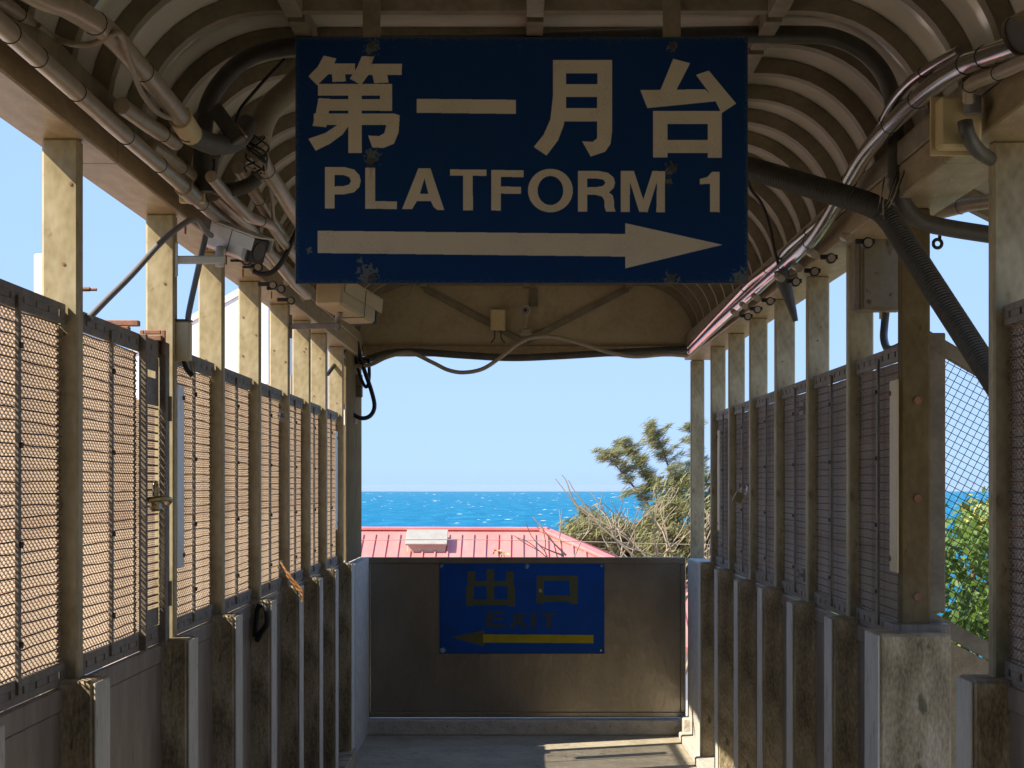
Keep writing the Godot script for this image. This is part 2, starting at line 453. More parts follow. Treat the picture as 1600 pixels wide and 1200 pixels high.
func exit_print() -> ImageTexture:
	var w = 1028
	var h = 568
	var img := Image.create(w, h, false, Image.FORMAT_RGB8)
	var blue := lin(0.002, 0.05, 0.24)
	var ink := lin(0.085, 0.085, 0.035)
	img.fill(blue)
	var k = 4.0 / 5.714
	var ox = (680 - 687) * 4.0
	var oy = (870 - 879) * 4.0
	strokes(img, [
		rect_poly(290, 128, 357, 262), rect_poly(460, 110, 527, 430), rect_poly(633, 133, 700, 262), rect_poly(290, 215, 700, 262),
		rect_poly(277, 262, 345, 440), rect_poly(645, 262, 713, 440), rect_poly(277, 382, 713, 430),
		rect_poly(905, 168, 1273, 212), rect_poly(905, 168, 967, 415), rect_poly(1200, 168, 1273, 422), rect_poly(967, 345, 1200, 397)], k, k, ox, oy, ink)
	strokes(img, [
		rect_poly(457, 487, 497, 627), rect_poly(457, 487, 610, 513), rect_poly(457, 543, 600, 566), rect_poly(457, 602, 620, 627),
		[[675, 505], [722, 505], [825, 628], [775, 628]], [[770, 500], [812, 500], [700, 628], [650, 628]],
		rect_poly(860, 495, 900, 627), rect_poly(945, 500, 1080, 521), rect_poly(993, 500, 1033, 628)], k, k, ox, oy, lin(0.05, 0.055, 0.045))
	strokes(img, [[[145, 717], [440, 655], [440, 797]]], k, k, ox, oy, lin(0.09, 0.085, 0.03))
	strokes(img, [[[428, 690], [1412, 697], [1412, 770], [428, 764]]], k, k, ox, oy, lin(0.34, 0.26, 0.01))
	wear(img, [[545, 20, 16], [1012, 22, 10], [12, 20, 14], [20, 548, 20], [630, 175, 12]], 15, lin(0.45, 0.45, 0.42), lin(0.02, 0.03, 0.04), 0.45)
	return ImageTexture.create_from_image(img)

func panel_quad(st, w, h, z):
	var c = [[-0.5, 0.5, 0, 0], [0.5, 0.5, 1, 0], [0.5, -0.5, 1, 1], [-0.5, 0.5, 0, 0], [0.5, -0.5, 1, 1], [-0.5, -0.5, 0, 1]]
	for v in c:
		st.set_normal(Vector3(0, 0, 1))
		st.set_uv(Vector2(v[2], v[3]))
		st.add_vertex(Vector3(v[0] * w, v[1] * h, z))

func print_material(tex, rough) -> StandardMaterial3D:
	var m := StandardMaterial3D.new()
	m.albedo_texture = tex
	m.roughness = rough
	m.metallic_specular = 0.3
	return m

# ------------------------------------------------------------------ the walkway
func arch(r_in, half, top, base_y, n = 12):
	# right-hand springing -> left-hand springing; x about the walkway's centre line
	var out = [Vector2(half, base_y)]
	for k in n + 1:
		var a = PI * 0.5 * k / n
		out.append(Vector2(half - r_in + r_in * cos(a), top - r_in + r_in * sin(a)))
	for k in n + 1:
		var a = PI * 0.5 + PI * 0.5 * k / n
		out.append(Vector2(-half + r_in + r_in * cos(a), top - r_in + r_in * sin(a)))
	out.append(Vector2(-half, base_y))
	return out

func band(st, inner, outer, z0, z1):
	# a curved bar of rectangular section between two matching profiles
	var n = inner.size()
	for i in n - 1:
		var a = inner[i]
		var b = inner[i + 1]
		var c = outer[i + 1]
		var d = outer[i]
		for e in [[z0, 1.0 if z0 > z1 else -1.0], [z1, 1.0 if z1 > z0 else -1.0]]:
			quad(st, Vector3(a.x, a.y, e[0]), Vector3(b.x, b.y, e[0]), Vector3(c.x, c.y, e[0]), Vector3(d.x, d.y, e[0]), Vector3(0, 0, e[1]))
		for e in [[a, b, -1.0], [d, c, 1.0]]:
			var p = e[0]
			var q = e[1]
			var na = curve_normal(inner, i) * e[2]
			var nb = curve_normal(inner, i + 1) * e[2]
			var v = [Vector3(p.x, p.y, z0), Vector3(q.x, q.y, z0), Vector3(q.x, q.y, z1), Vector3(p.x, p.y, z1)]
			var nn = [na, nb, nb, na]
			smooth_quad(st, v, nn)

func curve_normal(pts, i) -> Vector3:
	var a = pts[max(i - 1, 0)]
	var b = pts[min(i + 1, pts.size() - 1)]
	var d = (b - a).normalized()
	return Vector3(d.y, -d.x, 0)

func strand_mesh(length, height) -> Mesh:
	# expanded metal: zigzag strands standing on edge
	var st := start()
	var lw = 0.034
	var sw = 0.01383
	var hx = 0.0024
	var ht = 0.0005
	var rows = int(round(height / sw))
	var cols = int(round(length / (lw * 0.5)))
	for i in rows:
		for flip in 2:
			for j in cols:
				var ya = (i + 0.0) * sw
				var e0 = (j % 2) * sw * 0.5
				var e1 = ((j + 1) % 2) * sw * 0.5
				if flip == 1:
					e0 = sw - e0
					e1 = sw - e1
				var a = Vector3(0, ya + e0, -j * lw * 0.5)
				var b = Vector3(0, ya + e1, -(j + 1) * lw * 0.5)
				var d = (b - a).normalized()
				var n = Vector3(0, -d.z, d.y)
				if n.y < 0: n = -n
				var x = Vector3(hx, -0.0007, 0)
				var t = n * ht
				quad(st, a - x + t, a + x + t, b + x + t, b - x + t, n)
				quad(st, a - x - t, a + x - t, b + x - t, b - x - t, -n)
				quad(st, a - x - t, a - x + t, b - x + t, b - x - t, Vector3(-1, 0, 0))
				quad(st, a + x - t, a + x + t, b + x + t, b + x - t, Vector3(1, 0, 0))
	return st.commit()

func hole_strip(length, height, holes) -> Mesh:
	# flat bar pierced by a row of holes, backed by a second flat bar
	var st := start()
	var t = 0.004
	var hh = 0.0075
	cbox(st, Vector3(-t, height * 0.5 + hh, -length), Vector3(0, height, 0), 0.001)
	cbox(st, Vector3(-t, 0, -length), Vector3(0, height * 0.5 - hh, 0), 0.001)
	var pitch = length / holes
	for k in holes + 1:
		var z0 = 0.0 if k == 0 else -(k - 0.5) * pitch - 0.0105
		var z1 = -length if k == holes else -(k + 0.5) * pitch + 0.0105
		cbox(st, Vector3(-t, height * 0.5 - hh, z1), Vector3(0, height * 0.5 + hh, z0), 0.0005)
	cbox(st, Vector3(-t - 0.016, 0.003, -length), Vector3(-t - 0.011, height - 0.003, 0), 0.001)
	return st.commit()

var strand_short: Mesh
var strand_long: Mesh
var rod_unit: Mesh
var rod_bent := []

func mesh_panel(side, d0, d1, label, bar_at, hinge = false, rods = true):
	# side -1 left, +1 right; inner face at the strip plane
	var x = -1.007 if side < 0 else 1.083
	var o = thing("mesh_panel", label, "mesh panel", Vector3(x, 1.10, -d0), "mesh panels on the %s side" % ("left" if side < 0 else "right"))
	var L = d1 - d0
	var B = Basis.IDENTITY if side < 0 else Basis(Vector3(-1, 0, 0), Vector3.UP, Vector3(0, 0, -1))
	var at = Vector3.ZERO if side < 0 else Vector3(0, 0, -L)
	var holes = max(3, int(round(L / 0.105)))
	put("bottom_strip", hole_strip(L, 0.048, holes), M.strip, o, at, B)
	put("top_strip", hole_strip(L, 0.046, holes), M.strip, o, at + Vector3(0, 0.795, 0), B)
	var base = strand_short if L < 1.1 else strand_long
	var blen = 0.93 if L < 1.1 else 1.2
	stuff(put("expanded_metal", base, M.mesh, o, Vector3(-0.014 if side < 0 else 0.014, 0.047, 0.0 if side < 0 else -L), B * Basis.from_scale(Vector3(1, 1, L / blen))))
	if rods:
		for k in 31:
			put("rod", rod_bent[(k + int(d0 * 5)) % 7], M.rod if (k * 7 + int(d0 * 9)) % 9 else M.rust, o, Vector3(side * 0.007, 0.056 + k * 0.0245 + rng.randf_range(-0.0014, 0.0014), -L * 0.5), Basis(Vector3.RIGHT, rng.randf_range(-0.0016, 0.0016)) * Basis.from_scale(Vector3(1, 1, L - 0.03)))
	put("centre_bar", box_mesh(Vector3(-0.004, 0.02, -0.011), Vector3(0.004, 0.82, 0.011), 0.001), M.strip, o, Vector3(side * -0.003, 0, -L * bar_at))
	for e in [0.013, L - 0.013]:
		put("edge_bar", box_mesh(Vector3(-0.003, 0.046, -0.013), Vector3(0.003, 0.797, 0.013), 0.001), M.rod, o, Vector3(side * 0.021, 0, -e))
	for k in 4:
		put("bolt", tube_mesh([Vector3(0, 0, 0), Vector3(0.007, 0, 0)], 0.007, 6), M.rod, o, Vector3(side * -0.003 + (0.003 if side < 0 else -0.010), 0.12 + k * 0.2, -L * bar_at))
	if hinge:
		for y in [0.10, 0.73]:
			var hst := start()
			cbox(hst, Vector3(-0.004, -0.025, -0.05), Vector3(0.004, 0.025, 0.05), 0.001)
			for e in [-0.028, 0.0, 0.028]:
				tube(hst, [Vector3(-0.010, 0, e), Vector3(0.010, 0, e)], 0.008, 8)
			put("hinge", hst.commit(), M.strip, o, Vector3(side * -0.012, y, -L * 0.18 if side > 0 else -L * 0.84))
	return o

func conduit(called, label, category, pts, r, m, clips = [], sides = 12, group = "", n = 6):
	var path = smooth_path(pts, n)
	var o = thing(called, label, category, path[0], group)
	var local = []
	for p in path:
		local.append(p - path[0])
	put("pipe" if r is Callable or r > 0.0085 else "wire", tube_mesh(local, r, sides), m, o)
	for c in clips:
		var i = clamp(int(c * (local.size() - 1)), 0, local.size() - 2)
		var t = (local[i + 1] - local[i]).normalized()
		var cr = r if not (r is Callable) else r.call(0.0)
		put("clip", tube_mesh(ring_points(local[i], cr + 0.0008, t), 0.0011, 5), M.black, o)
	return o

func coupling(o, a, b, r, m):
	put("coupling", tube_mesh([a - o.position, b - o.position], r, 14), m, o)

func build_walkway():
	# deck and kerbs
	var st := start()
	cbox(st, Vector3(-1.2, -0.25, -12.95), Vector3(1.3, 0.0, 9.0), 0.004)
	setting(put("deck", st.commit(), M.deck))
	st = start()
	cbox(st, Vector3(-1.0, 0.0, -12.84), Vector3(1.06, 0.092, -12.60), 0.006)
	tag(put("end_kerb", st.commit(), M.pale_concrete), "low pale concrete kerb under the exit board", "kerb")
	tag(put("side_kerb", box_mesh(Vector3(-1.04, 0.0, -11.4), Vector3(-0.90, 0.075, 2.0), 0.006), M.concrete), "stained concrete kerb at the foot of the left wall", "kerb", "kerbs along the deck")
	st = start()
	cbox(st, Vector3(0.965, 0.0, -12.42), Vector3(1.12, 0.045, 2.0), 0.006)
	cbox(st, Vector3(0.992, 0.0, -12.60), Vector3(1.12, 0.12, -12.42), 0.006)
	tag(put("side_kerb", st.commit(), M.pale_concrete), "stepped concrete kerb at the foot of the right wall", "kerb", "kerbs along the deck")
	# roof
	var cx = 0.04
	var roof = thing("arched_canopy", "long arched canopy with dark ribs and pale roof sheets above the footbridge", "canopy", Vector3(cx, 2.4, -3.0))
	var rib_in = arch(0.33, 1.02, 0.36, 0.0)
	var rib_out = arch(0.375, 1.065, 0.405, 0.0)
	st = start()
	band(st, rib_in, rib_out, -0.024, 0.024)
	var rib: Mesh = st.commit()
	for k in 52:
		var d = 5.29 + 0.4 * (k - 33)
		put("rib", rib, M.rib, roof, Vector3(0, 0, 3.0 - d))
	var sheet_in = arch(0.377, 1.067, 0.407, -0.02, 14)
	var sheet_out = arch(0.392, 1.082, 0.422, -0.02, 14)
	for k in 52:
		var d = 5.29 + 0.4 * (k - 33)
		if d > 12.5: continue
		st = start()
		band(st, sheet_in, sheet_out, -0.1985, 0.1985)
		put("roof_sheet", st.commit() if k == 0 else roof.get_node("roof_sheet").mesh, M.roof, roof, Vector3(0, 0, 3.0 - d - 0.2))
		for px in [-0.62, 0.0, 0.62]:
			put("purlin", box_mesh(Vector3(-0.022, -0.030, -0.172), Vector3(0.022, 0.028, 0.172), 0.002), M.rib, roof, Vector3(px, 0.372, 3.0 - d - 0.2))
	# eaves beams
	for s in [-1, 1]:
		var xo = -1.092 if s < 0 else 1.185
		var xi = -0.963 if s < 0 else 1.015
		var b = thing("eaves_beam", "brown steel eaves beam carried by the %s row of posts" % ("left" if s < 0 else "right"), "beam", Vector3((xo + xi) * 0.5, 2.31, -3.0), "eaves beams")
		var hw = abs(xo - xi) * 0.5
		for seg in [[8.0, -4.9], [-4.906, -9.9], [-9.906, -12.62]]:
			put("beam_length", box_mesh(Vector3(-hw, 0, seg[1] + 3.0), Vector3(hw, 0.085, seg[0] + 3.0), 0.004), M.beam, b)
		put("upper_flange", box_mesh(Vector3(-hw * 0.95 - 0.01 * s, 0.0855, -9.60), Vector3(hw * 0.95 - 0.01 * s, 0.15, 11.0), 0.004), M.rib, b)
		if s < 0:
			for k in 6:
				put("bolt", tube_mesh([Vector3(0, -0.028, 0), Vector3(0, 0.002, 0)], 0.0035, 6), M.rust, b, Vector3(hw * 0.62, 0.0, -3.05 - k * 0.42))
	# posts
	for s in [-1, 1]:
		var list = LEFT_POSTS if s < 0 else RIGHT_POSTS
		var lo = -1.061 if s < 0 else 1.06
		var rivet: Mesh = tube_mesh([Vector3(0, 0, -0.001), Vector3(0, 0, 0.0016)], 0.0036, 8)
		var post: Mesh = box_mesh(Vector3(0, 0, -0.055), Vector3(0.081, 1.245, 0), 0.005)
		for i in list.size():
			var side = "left" if s < 0 else "right"
			var lab = ("%s flat steel post along the %s wall, counted from the camera" % [ORD[i], side])
			if s > 0 and i == 2: lab = "brown bolted steel column at the stair opening on the right"
			var o = thing("steel_post", lab, "post", Vector3(lo, 1.065, -list[i]), "steel posts of the %s wall" % side)
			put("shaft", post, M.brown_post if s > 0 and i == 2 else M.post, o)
			for k in rng.randi_range(1, 3):
				put("rivet", rivet, M.rust, o, Vector3(0.012 + 0.056 * rng.randf(), 0.86 + rng.randf_range(-0.16, 0.30), 0.0))
			if s > 0 and i == 2:
				for y in [0.305, 0.578, 0.85]:
					put("bolt_head", tube_mesh([Vector3(0, 0, -0.002), Vector3(0, 0, 0.006)], 0.011, 10), M.rust, o, Vector3(0.045, y - 0.14, 0))
				put("foot_plate", box_mesh(Vector3(-0.03, -0.012, -0.09), Vector3(0.13, 0.03, 0.035), 0.003), M.sheet, o, Vector3(0, 0.06, 0))
	for s in [-1, 1]:
		var at = Vector3(-1.081, 1.065, -12.47) if s < 0 else Vector3(1.055, 1.065, -12.61)
		var o = thing("corner_post", "steel corner post at the %s end of the exit board" % ("left" if s < 0 else "right"), "post", at, "corner posts")
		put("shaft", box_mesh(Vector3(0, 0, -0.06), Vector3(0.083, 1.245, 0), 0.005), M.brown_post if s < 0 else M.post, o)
	# concrete pilasters round the post feet
	for s in [-1, 1]:
		var list = LEFT_POSTS if s < 0 else RIGHT_POSTS
		for i in list.size():
			var side = "left" if s < 0 else "right"
			var lab = "stained concrete pilaster at the foot of the %s post on the %s" % [ORD[i], side]
			var w = 0.119
			var x0 = -1.05 if s < 0 else 0.999
			var top = 1.112 + rng.randf_range(-0.006, 0.006)
			var z1 = 0.075
			var z0 = -0.085
			if s > 0 and i == 2:
				x0 = 0.978
				w = 0.195
				top = 1.135
				lab = "broad weathered concrete pilaster beside the opening on the right"
				z1 = 0.13
			var o = thing("concrete_pilaster", lab, "pilaster", Vector3(x0, 0, -list[i]), "concrete pilasters of the %s wall" % side)
			put("shaft", box_mesh(Vector3(0, 0, z0), Vector3(w, top, z1), 0.007), M.concrete, o)
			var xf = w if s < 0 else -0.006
			put("inner_face", box_mesh(Vector3(xf, 0.0, z0 + 0.003), Vector3(xf + 0.006, top - 0.004, z1 - 0.003), 0.002), M.pale_facing, o)  # thin slab on the walkway side, paler than the shaft
	# parapets of the last bay
	var pp = thing("parapet", "pale jointed concrete parapet left of the exit board", "parapet", Vector3(-1.05, 0, -11.46), "end parapets")
	put("block", box_mesh(Vector3(0, 0, -0.175), Vector3(0.115, 1.09, 0), 0.004), M.pale_concrete, pp)
	put("block", box_mesh(Vector3(0, 0, -1.34), Vector3(0.115, 1.09, -0.195), 0.004), M.pale_concrete, pp)
	tag(put("sun_block_plate", box_mesh(Vector3(-0.998, 1.095, -12.80), Vector3(-0.988, 2.308, -11.68), 0.002), M.brown_post), "dark steel plate added to block sun between the last two left posts", "plate")  # added to keep the sun off the far floor and end board
	tag(put("parapet", box_mesh(Vector3(1.035, 0, -12.62), Vector3(1.15, 1.09, -11.44), 0.006), M.pale_concrete), "pale concrete parapet right of the exit board", "parapet", "end parapets")
	# mesh panels and the sheets below them
	rod_unit = box_mesh(Vector3(-0.0024, -0.0024, -0.5), Vector3(0.0024, 0.0024, 0.5), 0.0009)
	for k in 7:
		var pts = []
		for j in 11:
			pts.append(Vector3(0.0008 * sin(j * 1.7 + k), 0.0012 * sin(j * 0.9 + k * 2.1) + 0.0006 * sin(j * 2.3 + k * 0.7), 0.5 - j * 0.1))
		rod_bent.append(tube_mesh(pts, 0.0018, 6))
	strand_short = strand_mesh(0.93, 0.747)
	strand_long = strand_mesh(1.2, 0.747)
	for s in [-1, 1]:
		var list = LEFT_POSTS if s < 0 else RIGHT_POSTS
		var side = "left" if s < 0 else "right"
		for i in list.size() - 1:
			if s > 0 and i == 1: continue
			var d0 = list[i] + 0.058
			var d1 = list[i + 1] - 0.003
			var lab = "%s expanded metal panel along the %s wall, counted from the camera" % [ORD[i if s < 0 or i < 1 else i - 1], side]
			if s < 0 and i == 1:
				mesh_panel(s, d0, 5.436, "expanded metal panel beside the latched narrow gate on the left", 0.52)
			else:
				mesh_panel(s, d0, d1, lab, 0.5, (s > 0 and i == 4) or (s < 0 and i == 4))
			var x = -1.003 if s < 0 else 1.079
			var sh = thing("sheet_panel", "grey steel sheet below the %s mesh panel on the %s" % [ORD[i if s < 0 or i < 1 else i - 1], side], "sheet panel", Vector3(x, 0.0, -d0), "steel sheets of the %s wall" % side)
			var L = d1 - d0
			var xs = 0.012 * s
			put("sheet", box_mesh(Vector3(min(0, xs), 0.06, -L), Vector3(max(0, xs), 1.045, 0), 0.002), M.sheet, sh)
			put("top_fold", box_mesh(Vector3(min(-0.006 * s, xs), 1.047, -L), Vector3(max(-0.006 * s, xs), 1.097, 0), 0.003), M.sheet, sh)
	# unseen rear walls behind the viewer, added full height to darken the interior
	for s in [-1, 1]:
		var x0 = -1.06 if s < 0 else 1.08
		setting(put("wall_left" if s < 0 else "wall_right", box_mesh(Vector3(x0, 0, -3.0), Vector3(x0 + 0.06, 2.306, 8.0), 0.004), M.sheet))
	setting(put("added_wall_rear", box_mesh(Vector3(-1.2, 0, 8.01), Vector3(1.3, 3.0, 8.15), 0.004), M.fascia))  # added to close the unseen end and cut light from behind

func build_gate():
	# narrow latched gate in the second bay on the left
	var o = thing("narrow_gate", "narrow mesh gate with a slotted top plate and latch", "gate", Vector3(-1.0, 1.10, -5.42))
	var L = 0.36
	put("frame_stile", box_mesh(Vector3(-0.008, 0.0, -0.022), Vector3(0.012, 0.84, 0), 0.002), M.strip, o)
	put("frame_stile", box_mesh(Vector3(-0.008, 0.0, -L), Vector3(0.012, 0.84, -L + 0.06), 0.002), M.strip, o)
	put("bottom_strip", hole_strip(L, 0.05, 3), M.strip, o, Vector3(-0.007, 0, 0))
	put("lower_plate", box_mesh(Vector3(-0.012, 0.052, -L + 0.062), Vector3(-0.008, 0.10, -0.024), 0.001), M.strip, o)
	put("top_strip", hole_strip(L, 0.046, 3), M.strip, o, Vector3(-0.007, 0.795, 0))
	var st := start()
	cbox(st, Vector3(-0.012, 0.755, -L + 0.062), Vector3(-0.008, 0.794, -0.024), 0.001)
	cbox(st, Vector3(-0.012, 0.66, -L + 0.062), Vector3(-0.008, 0.735, -0.024), 0.001)
	cbox(st, Vector3(-0.012, 0.7352, -L + 0.062), Vector3(-0.008, 0.7548, -L + 0.10), 0.001)
	cbox(st, Vector3(-0.012, 0.7352, -0.06), Vector3(-0.008, 0.7548, -0.024), 0.001)
	put("slotted_plate", st.commit(), M.strip, o)
	stuff(put("expanded_metal", strand_short, M.mesh, o, Vector3(-0.022, 0.05, -0.024), Basis.from_scale(Vector3(1, 0.83, (L - 0.08) / 0.93))))
	for k in 25:
		put("rod", rod_unit, M.rod, o, Vector3(-0.013, 0.112 + k * 0.0225, -L * 0.5 + 0.01), Basis.from_scale(Vector3(1, 1, L - 0.08)))
	put("handle", tube_mesh(smooth_path([Vector3(0.012, 0.40, -0.02), Vector3(0.045, 0.405, -0.05), Vector3(0.05, 0.40, -0.14), Vector3(0.03, 0.39, -0.22)], 5), 0.008, 8), M.brass, o)
	var pad = start()
	cbox(pad, Vector3(0.01, 0.37, -0.11), Vector3(0.035, 0.41, -0.05), 0.006)
	tube(pad, smooth_path([Vector3(0.022, 0.405, -0.055), Vector3(0.022, 0.44, -0.06), Vector3(0.022, 0.448, -0.08), Vector3(0.022, 0.44, -0.10), Vector3(0.022, 0.405, -0.105)], 5), 0.005, 8)
	put("latch", pad.commit(), M.brass, o)
	for y in [0.10, 0.62]:
		put("hinge", tube_mesh([Vector3(0.012, y, -L + 0.012), Vector3(0.012, y + 0.07, -L + 0.012)], 0.009, 8), M.strip, o)

func build_end():
	# the closed gable at the far end, under the roof
	var g = thing("end_gable", "beige sheet closing the far end of the canopy with crossed braces", "gable", Vector3(0.04, 2.36, -12.52))
	var poly = []
	for v in arch(0.375, 1.062, 0.444, 0.0):
		poly.append(v)
	var st := start()
	prism(st, poly, -0.012, 0.0)
	put("sheet", st.commit(), M.fascia, g)
	put("bottom_rail", box_mesh(Vector3(-1.0, -0.035, 0.001), Vector3(1.0, 0.03, 0.03), 0.004), M.beam, g)
	for e in [[-0.03, 0.06, -0.62, 0.40], [0.0, 0.06, 0.62, 0.40]]:
		var a = Vector3(e[0], e[1], 0.012)
		var b = Vector3(e[2], e[3] - 0.02, 0.012)
		var dir = (b - a).normalized()
		var xf = Transform3D(Basis(dir, Vector3(0, 0, 1).cross(dir), Vector3(0, 0, 1)), a)
		st = start()
		cbox(st, Vector3(0, -0.018, -0.008), Vector3(a.distance_to(b), 0.018, 0.010), 0.002, xf)
		put("brace", st.commit(), M.rib, g)
	put("post_strip", box_mesh(Vector3(0.02, 0.27, 0.002), Vector3(0.07, 0.38, 0.016), 0.002), M.rib, g)
	# wall box and swivel lamp on the gable
	var jb = thing("junction_box", "small cream junction box on the end gable", "junction box", Vector3(-0.133, 2.546, -12.480))
	put("case", box_mesh(Vector3(-0.045, -0.065, -0.02), Vector3(0.045, 0.065, 0.03), 0.005), M.cream, jb)
	put("lid", box_mesh(Vector3(-0.04, -0.06, 0.0302), Vector3(0.04, 0.06, 0.036), 0.003), M.cream, jb)
	for e in [-0.02, 0.02]:
		put("lead", tube_mesh(smooth_path([Vector3(e, -0.063, 0.01), Vector3(e, -0.11, 0.012), Vector3(e * 2.2, -0.14, 0.012)], 4), 0.004, 6), M.black, jb)
	var bl = thing("bell_fitting", "round fitting on a short stem at the middle of the end gable", "fitting", Vector3(0.035, 2.603, -12.460))
	st = start()
	tube(st, [Vector3(0, 0, -0.02), Vector3(0, 0, 0.02)], 0.034, 18)
	put("ring", st.commit(), M.dull_pipe, bl)
	put("ring_rim", tube_mesh(ring_points(Vector3(0, 0, 0.022), 0.028, Vector3(0, 0, 1), 18), 0.005, 6), M.pale_concrete, bl)
	put("hub", tube_mesh([Vector3(0, 0, 0.018), Vector3(0, 0, 0.026)], 0.011, 10), M.black, bl)
	put("stem", tube_mesh([Vector3(0, -0.03, 0), Vector3(0, -0.11, 0)], 0.014, 10), M.dull_pipe, bl)
	put("clamp", box_mesh(Vector3(-0.035, -0.15, -0.02), Vector3(0.035, -0.112, 0.02), 0.005), M.dull_pipe, bl)
	# exit board
	var b = thing("exit_board", "dark brushed steel board closing the end of the footbridge", "board", Vector3(0.036, 0.081, -12.720))
	st = start()
	cbox(st, Vector3(-0.965, 0.03, -0.012), Vector3(0.965, 1.0, 0.0), 0.003)
	put("sheet", st.commit(), M.board, b)
	put("top_rail", box_mesh(Vector3(-0.995, 0.972, -0.02), Vector3(0.995, 1.012, 0.022), 0.004), M.board, b)
	put("bottom_rail", box_mesh(Vector3(-0.995, 0.018, -0.02), Vector3(0.995, 0.050, 0.016), 0.004), M.board, b)
	for s in [-1, 1]:
		put("stile", box_mesh(Vector3(s * 0.978 - 0.017, 0.051, -0.02), Vector3(s * 0.978 + 0.017, 0.971, 0.018), 0.004), M.board, b)
	var sg = thing("exit_sign", "blue exit sign with faded lettering and a yellow arrow pointing left", "sign", Vector3(0.014, 0.777, -12.710))
	put("plate", box_mesh(Vector3(-0.512, -0.283, -0.0005), Vector3(0.512, 0.283, 0.004), 0.001), mat(lin(0.002, 0.05, 0.24), 0.5), sg)
	st = start()
	panel_quad(st, 1.0225, 0.5645, 0.0052)
	put("print", st.commit(), print_material(exit_print(), 0.5), sg)
	for e in [[-0.49, 0.26], [0.03, 0.268], [0.49, 0.262], [0.49, -0.262], [-0.49, -0.26]]:
		put("screw", tube_mesh([Vector3(e[0], e[1], 0.004), Vector3(e[0], e[1], 0.010)], 0.005, 8), M.steel, sg)

func build_platform_sign():
	var o = thing("platform_sign", "hanging blue platform 1 sign with pale lettering and right arrow", "sign", Vector3(0.005, 2.370, -5.235))
	var w = 1.157
	var h = 0.630
	put("plate", box_mesh(Vector3(-w / 2, -h / 2, -0.004), Vector3(w / 2, h / 2, 0.0), 0.001), mat(lin(0.10, 0.10, 0.11), 0.5, 0.3), o)
	var st := start()
	panel_quad(st, w - 0.003, h - 0.003, 0.0012)
	put("print", st.commit(), print_material(platform_print(), 0.55), o)
	for x in [-0.384, 0.384]:
		put("hanger", box_mesh(Vector3(x - 0.023, -h / 2 + 0.01, -0.012), Vector3(x + 0.023, h / 2 + 0.115, -0.0045), 0.001), M.rib, o)
		for y in [0.293, -0.004 if x < 0 else -0.02, -0.30]:
			put("bolt", tube_mesh([Vector3(x, y, 0.001), Vector3(x, y, 0.009)], 0.0085, 8), M.hose, o)

func cctv(called, label, at, dir, length, w, m, arm_from, arm_to):
	var o = thing(called, label, "camera", at)
	var z = -dir.normalized()
	var x = Vector3.UP.cross(z).normalized()
	var y = z.cross(x)
	var B = Basis(x, y, z)
	var xf = Transform3D(B, Vector3.ZERO)
	var st := start()
	cbox(st, Vector3(-w, -w * 0.9, -length * 0.62), Vector3(w, w * 0.9, length * 0.5), 0.010, xf)
	put("housing", st.commit(), m, o)
	st = start()
	cbox(st, Vector3(-w * 1.08, w * 0.92, -length * 0.80), Vector3(w * 1.08, w * 1.06, length * 0.5), 0.004, xf)
	cbox(st, Vector3(-w * 1.10, 0.0, -length * 0.78), Vector3(-w * 1.04, w * 0.9, length * 0.45), 0.001, xf)
	cbox(st, Vector3(w * 1.04, 0.0, -length * 0.78), Vector3(w * 1.10, w * 0.9, length * 0.45), 0.001, xf)
	put("sun_hood", st.commit(), m, o)
	st = start()
	cbox(st, Vector3(-w * 0.96, -w * 0.86, -length * 0.72), Vector3(w * 0.96, w * 0.86, -length * 0.621), 0.006, xf)
	put("front_bezel", st.commit(), M.black, o)
	put("lens", tube_mesh([B * Vector3(0, 0, -length * 0.70), B * Vector3(0, 0, -length * 0.735)], w * 0.62, 20), M.glass_dark, o)
	st = start()
	for s in [[-w * 1.12, 0], [w * 1.12, 0]]:
		cbox(st, Vector3(s[0] - 0.001, -w * 0.95, -length * 0.20), Vector3(s[0] + 0.001, w * 0.95, -length * 0.19), 0.0005, xf)
	cbox(st, Vector3(-w * 1.12, -w * 0.965, -length * 0.20), Vector3(w * 1.12, -w * 0.93, -length * 0.19), 0.0005, xf)
	put("strap", st.commit(), M.black, o)
	var a = arm_from - at
	var b = arm_to - at
	st = start()
	var ad = (b - a).normalized()
	var axf = Transform3D(Basis(ad, Vector3.UP, ad.cross(Vector3.UP).normalized()), a)
	cbox(st, Vector3(0, -0.011, -0.014), Vector3(a.distance_to(b), 0.011, 0.014), 0.003, axf)
	cbox(st, Vector3(-0.006, -0.05, -0.022), Vector3(0.006, 0.05, 0.022), 0.003, axf)
	put("bracket_arm", st.commit(), M.white_metal if m == M.white_metal else M.strip, o)
	put("swivel", tube_mesh([b + Vector3(-0.012, -0.02, 0), b + Vector3(-0.012, 0.03, 0), B * Vector3(0, -w * 0.8, length * 0.1)], 0.013, 10), M.white_metal if m == M.white_metal else M.strip, o)
	return o

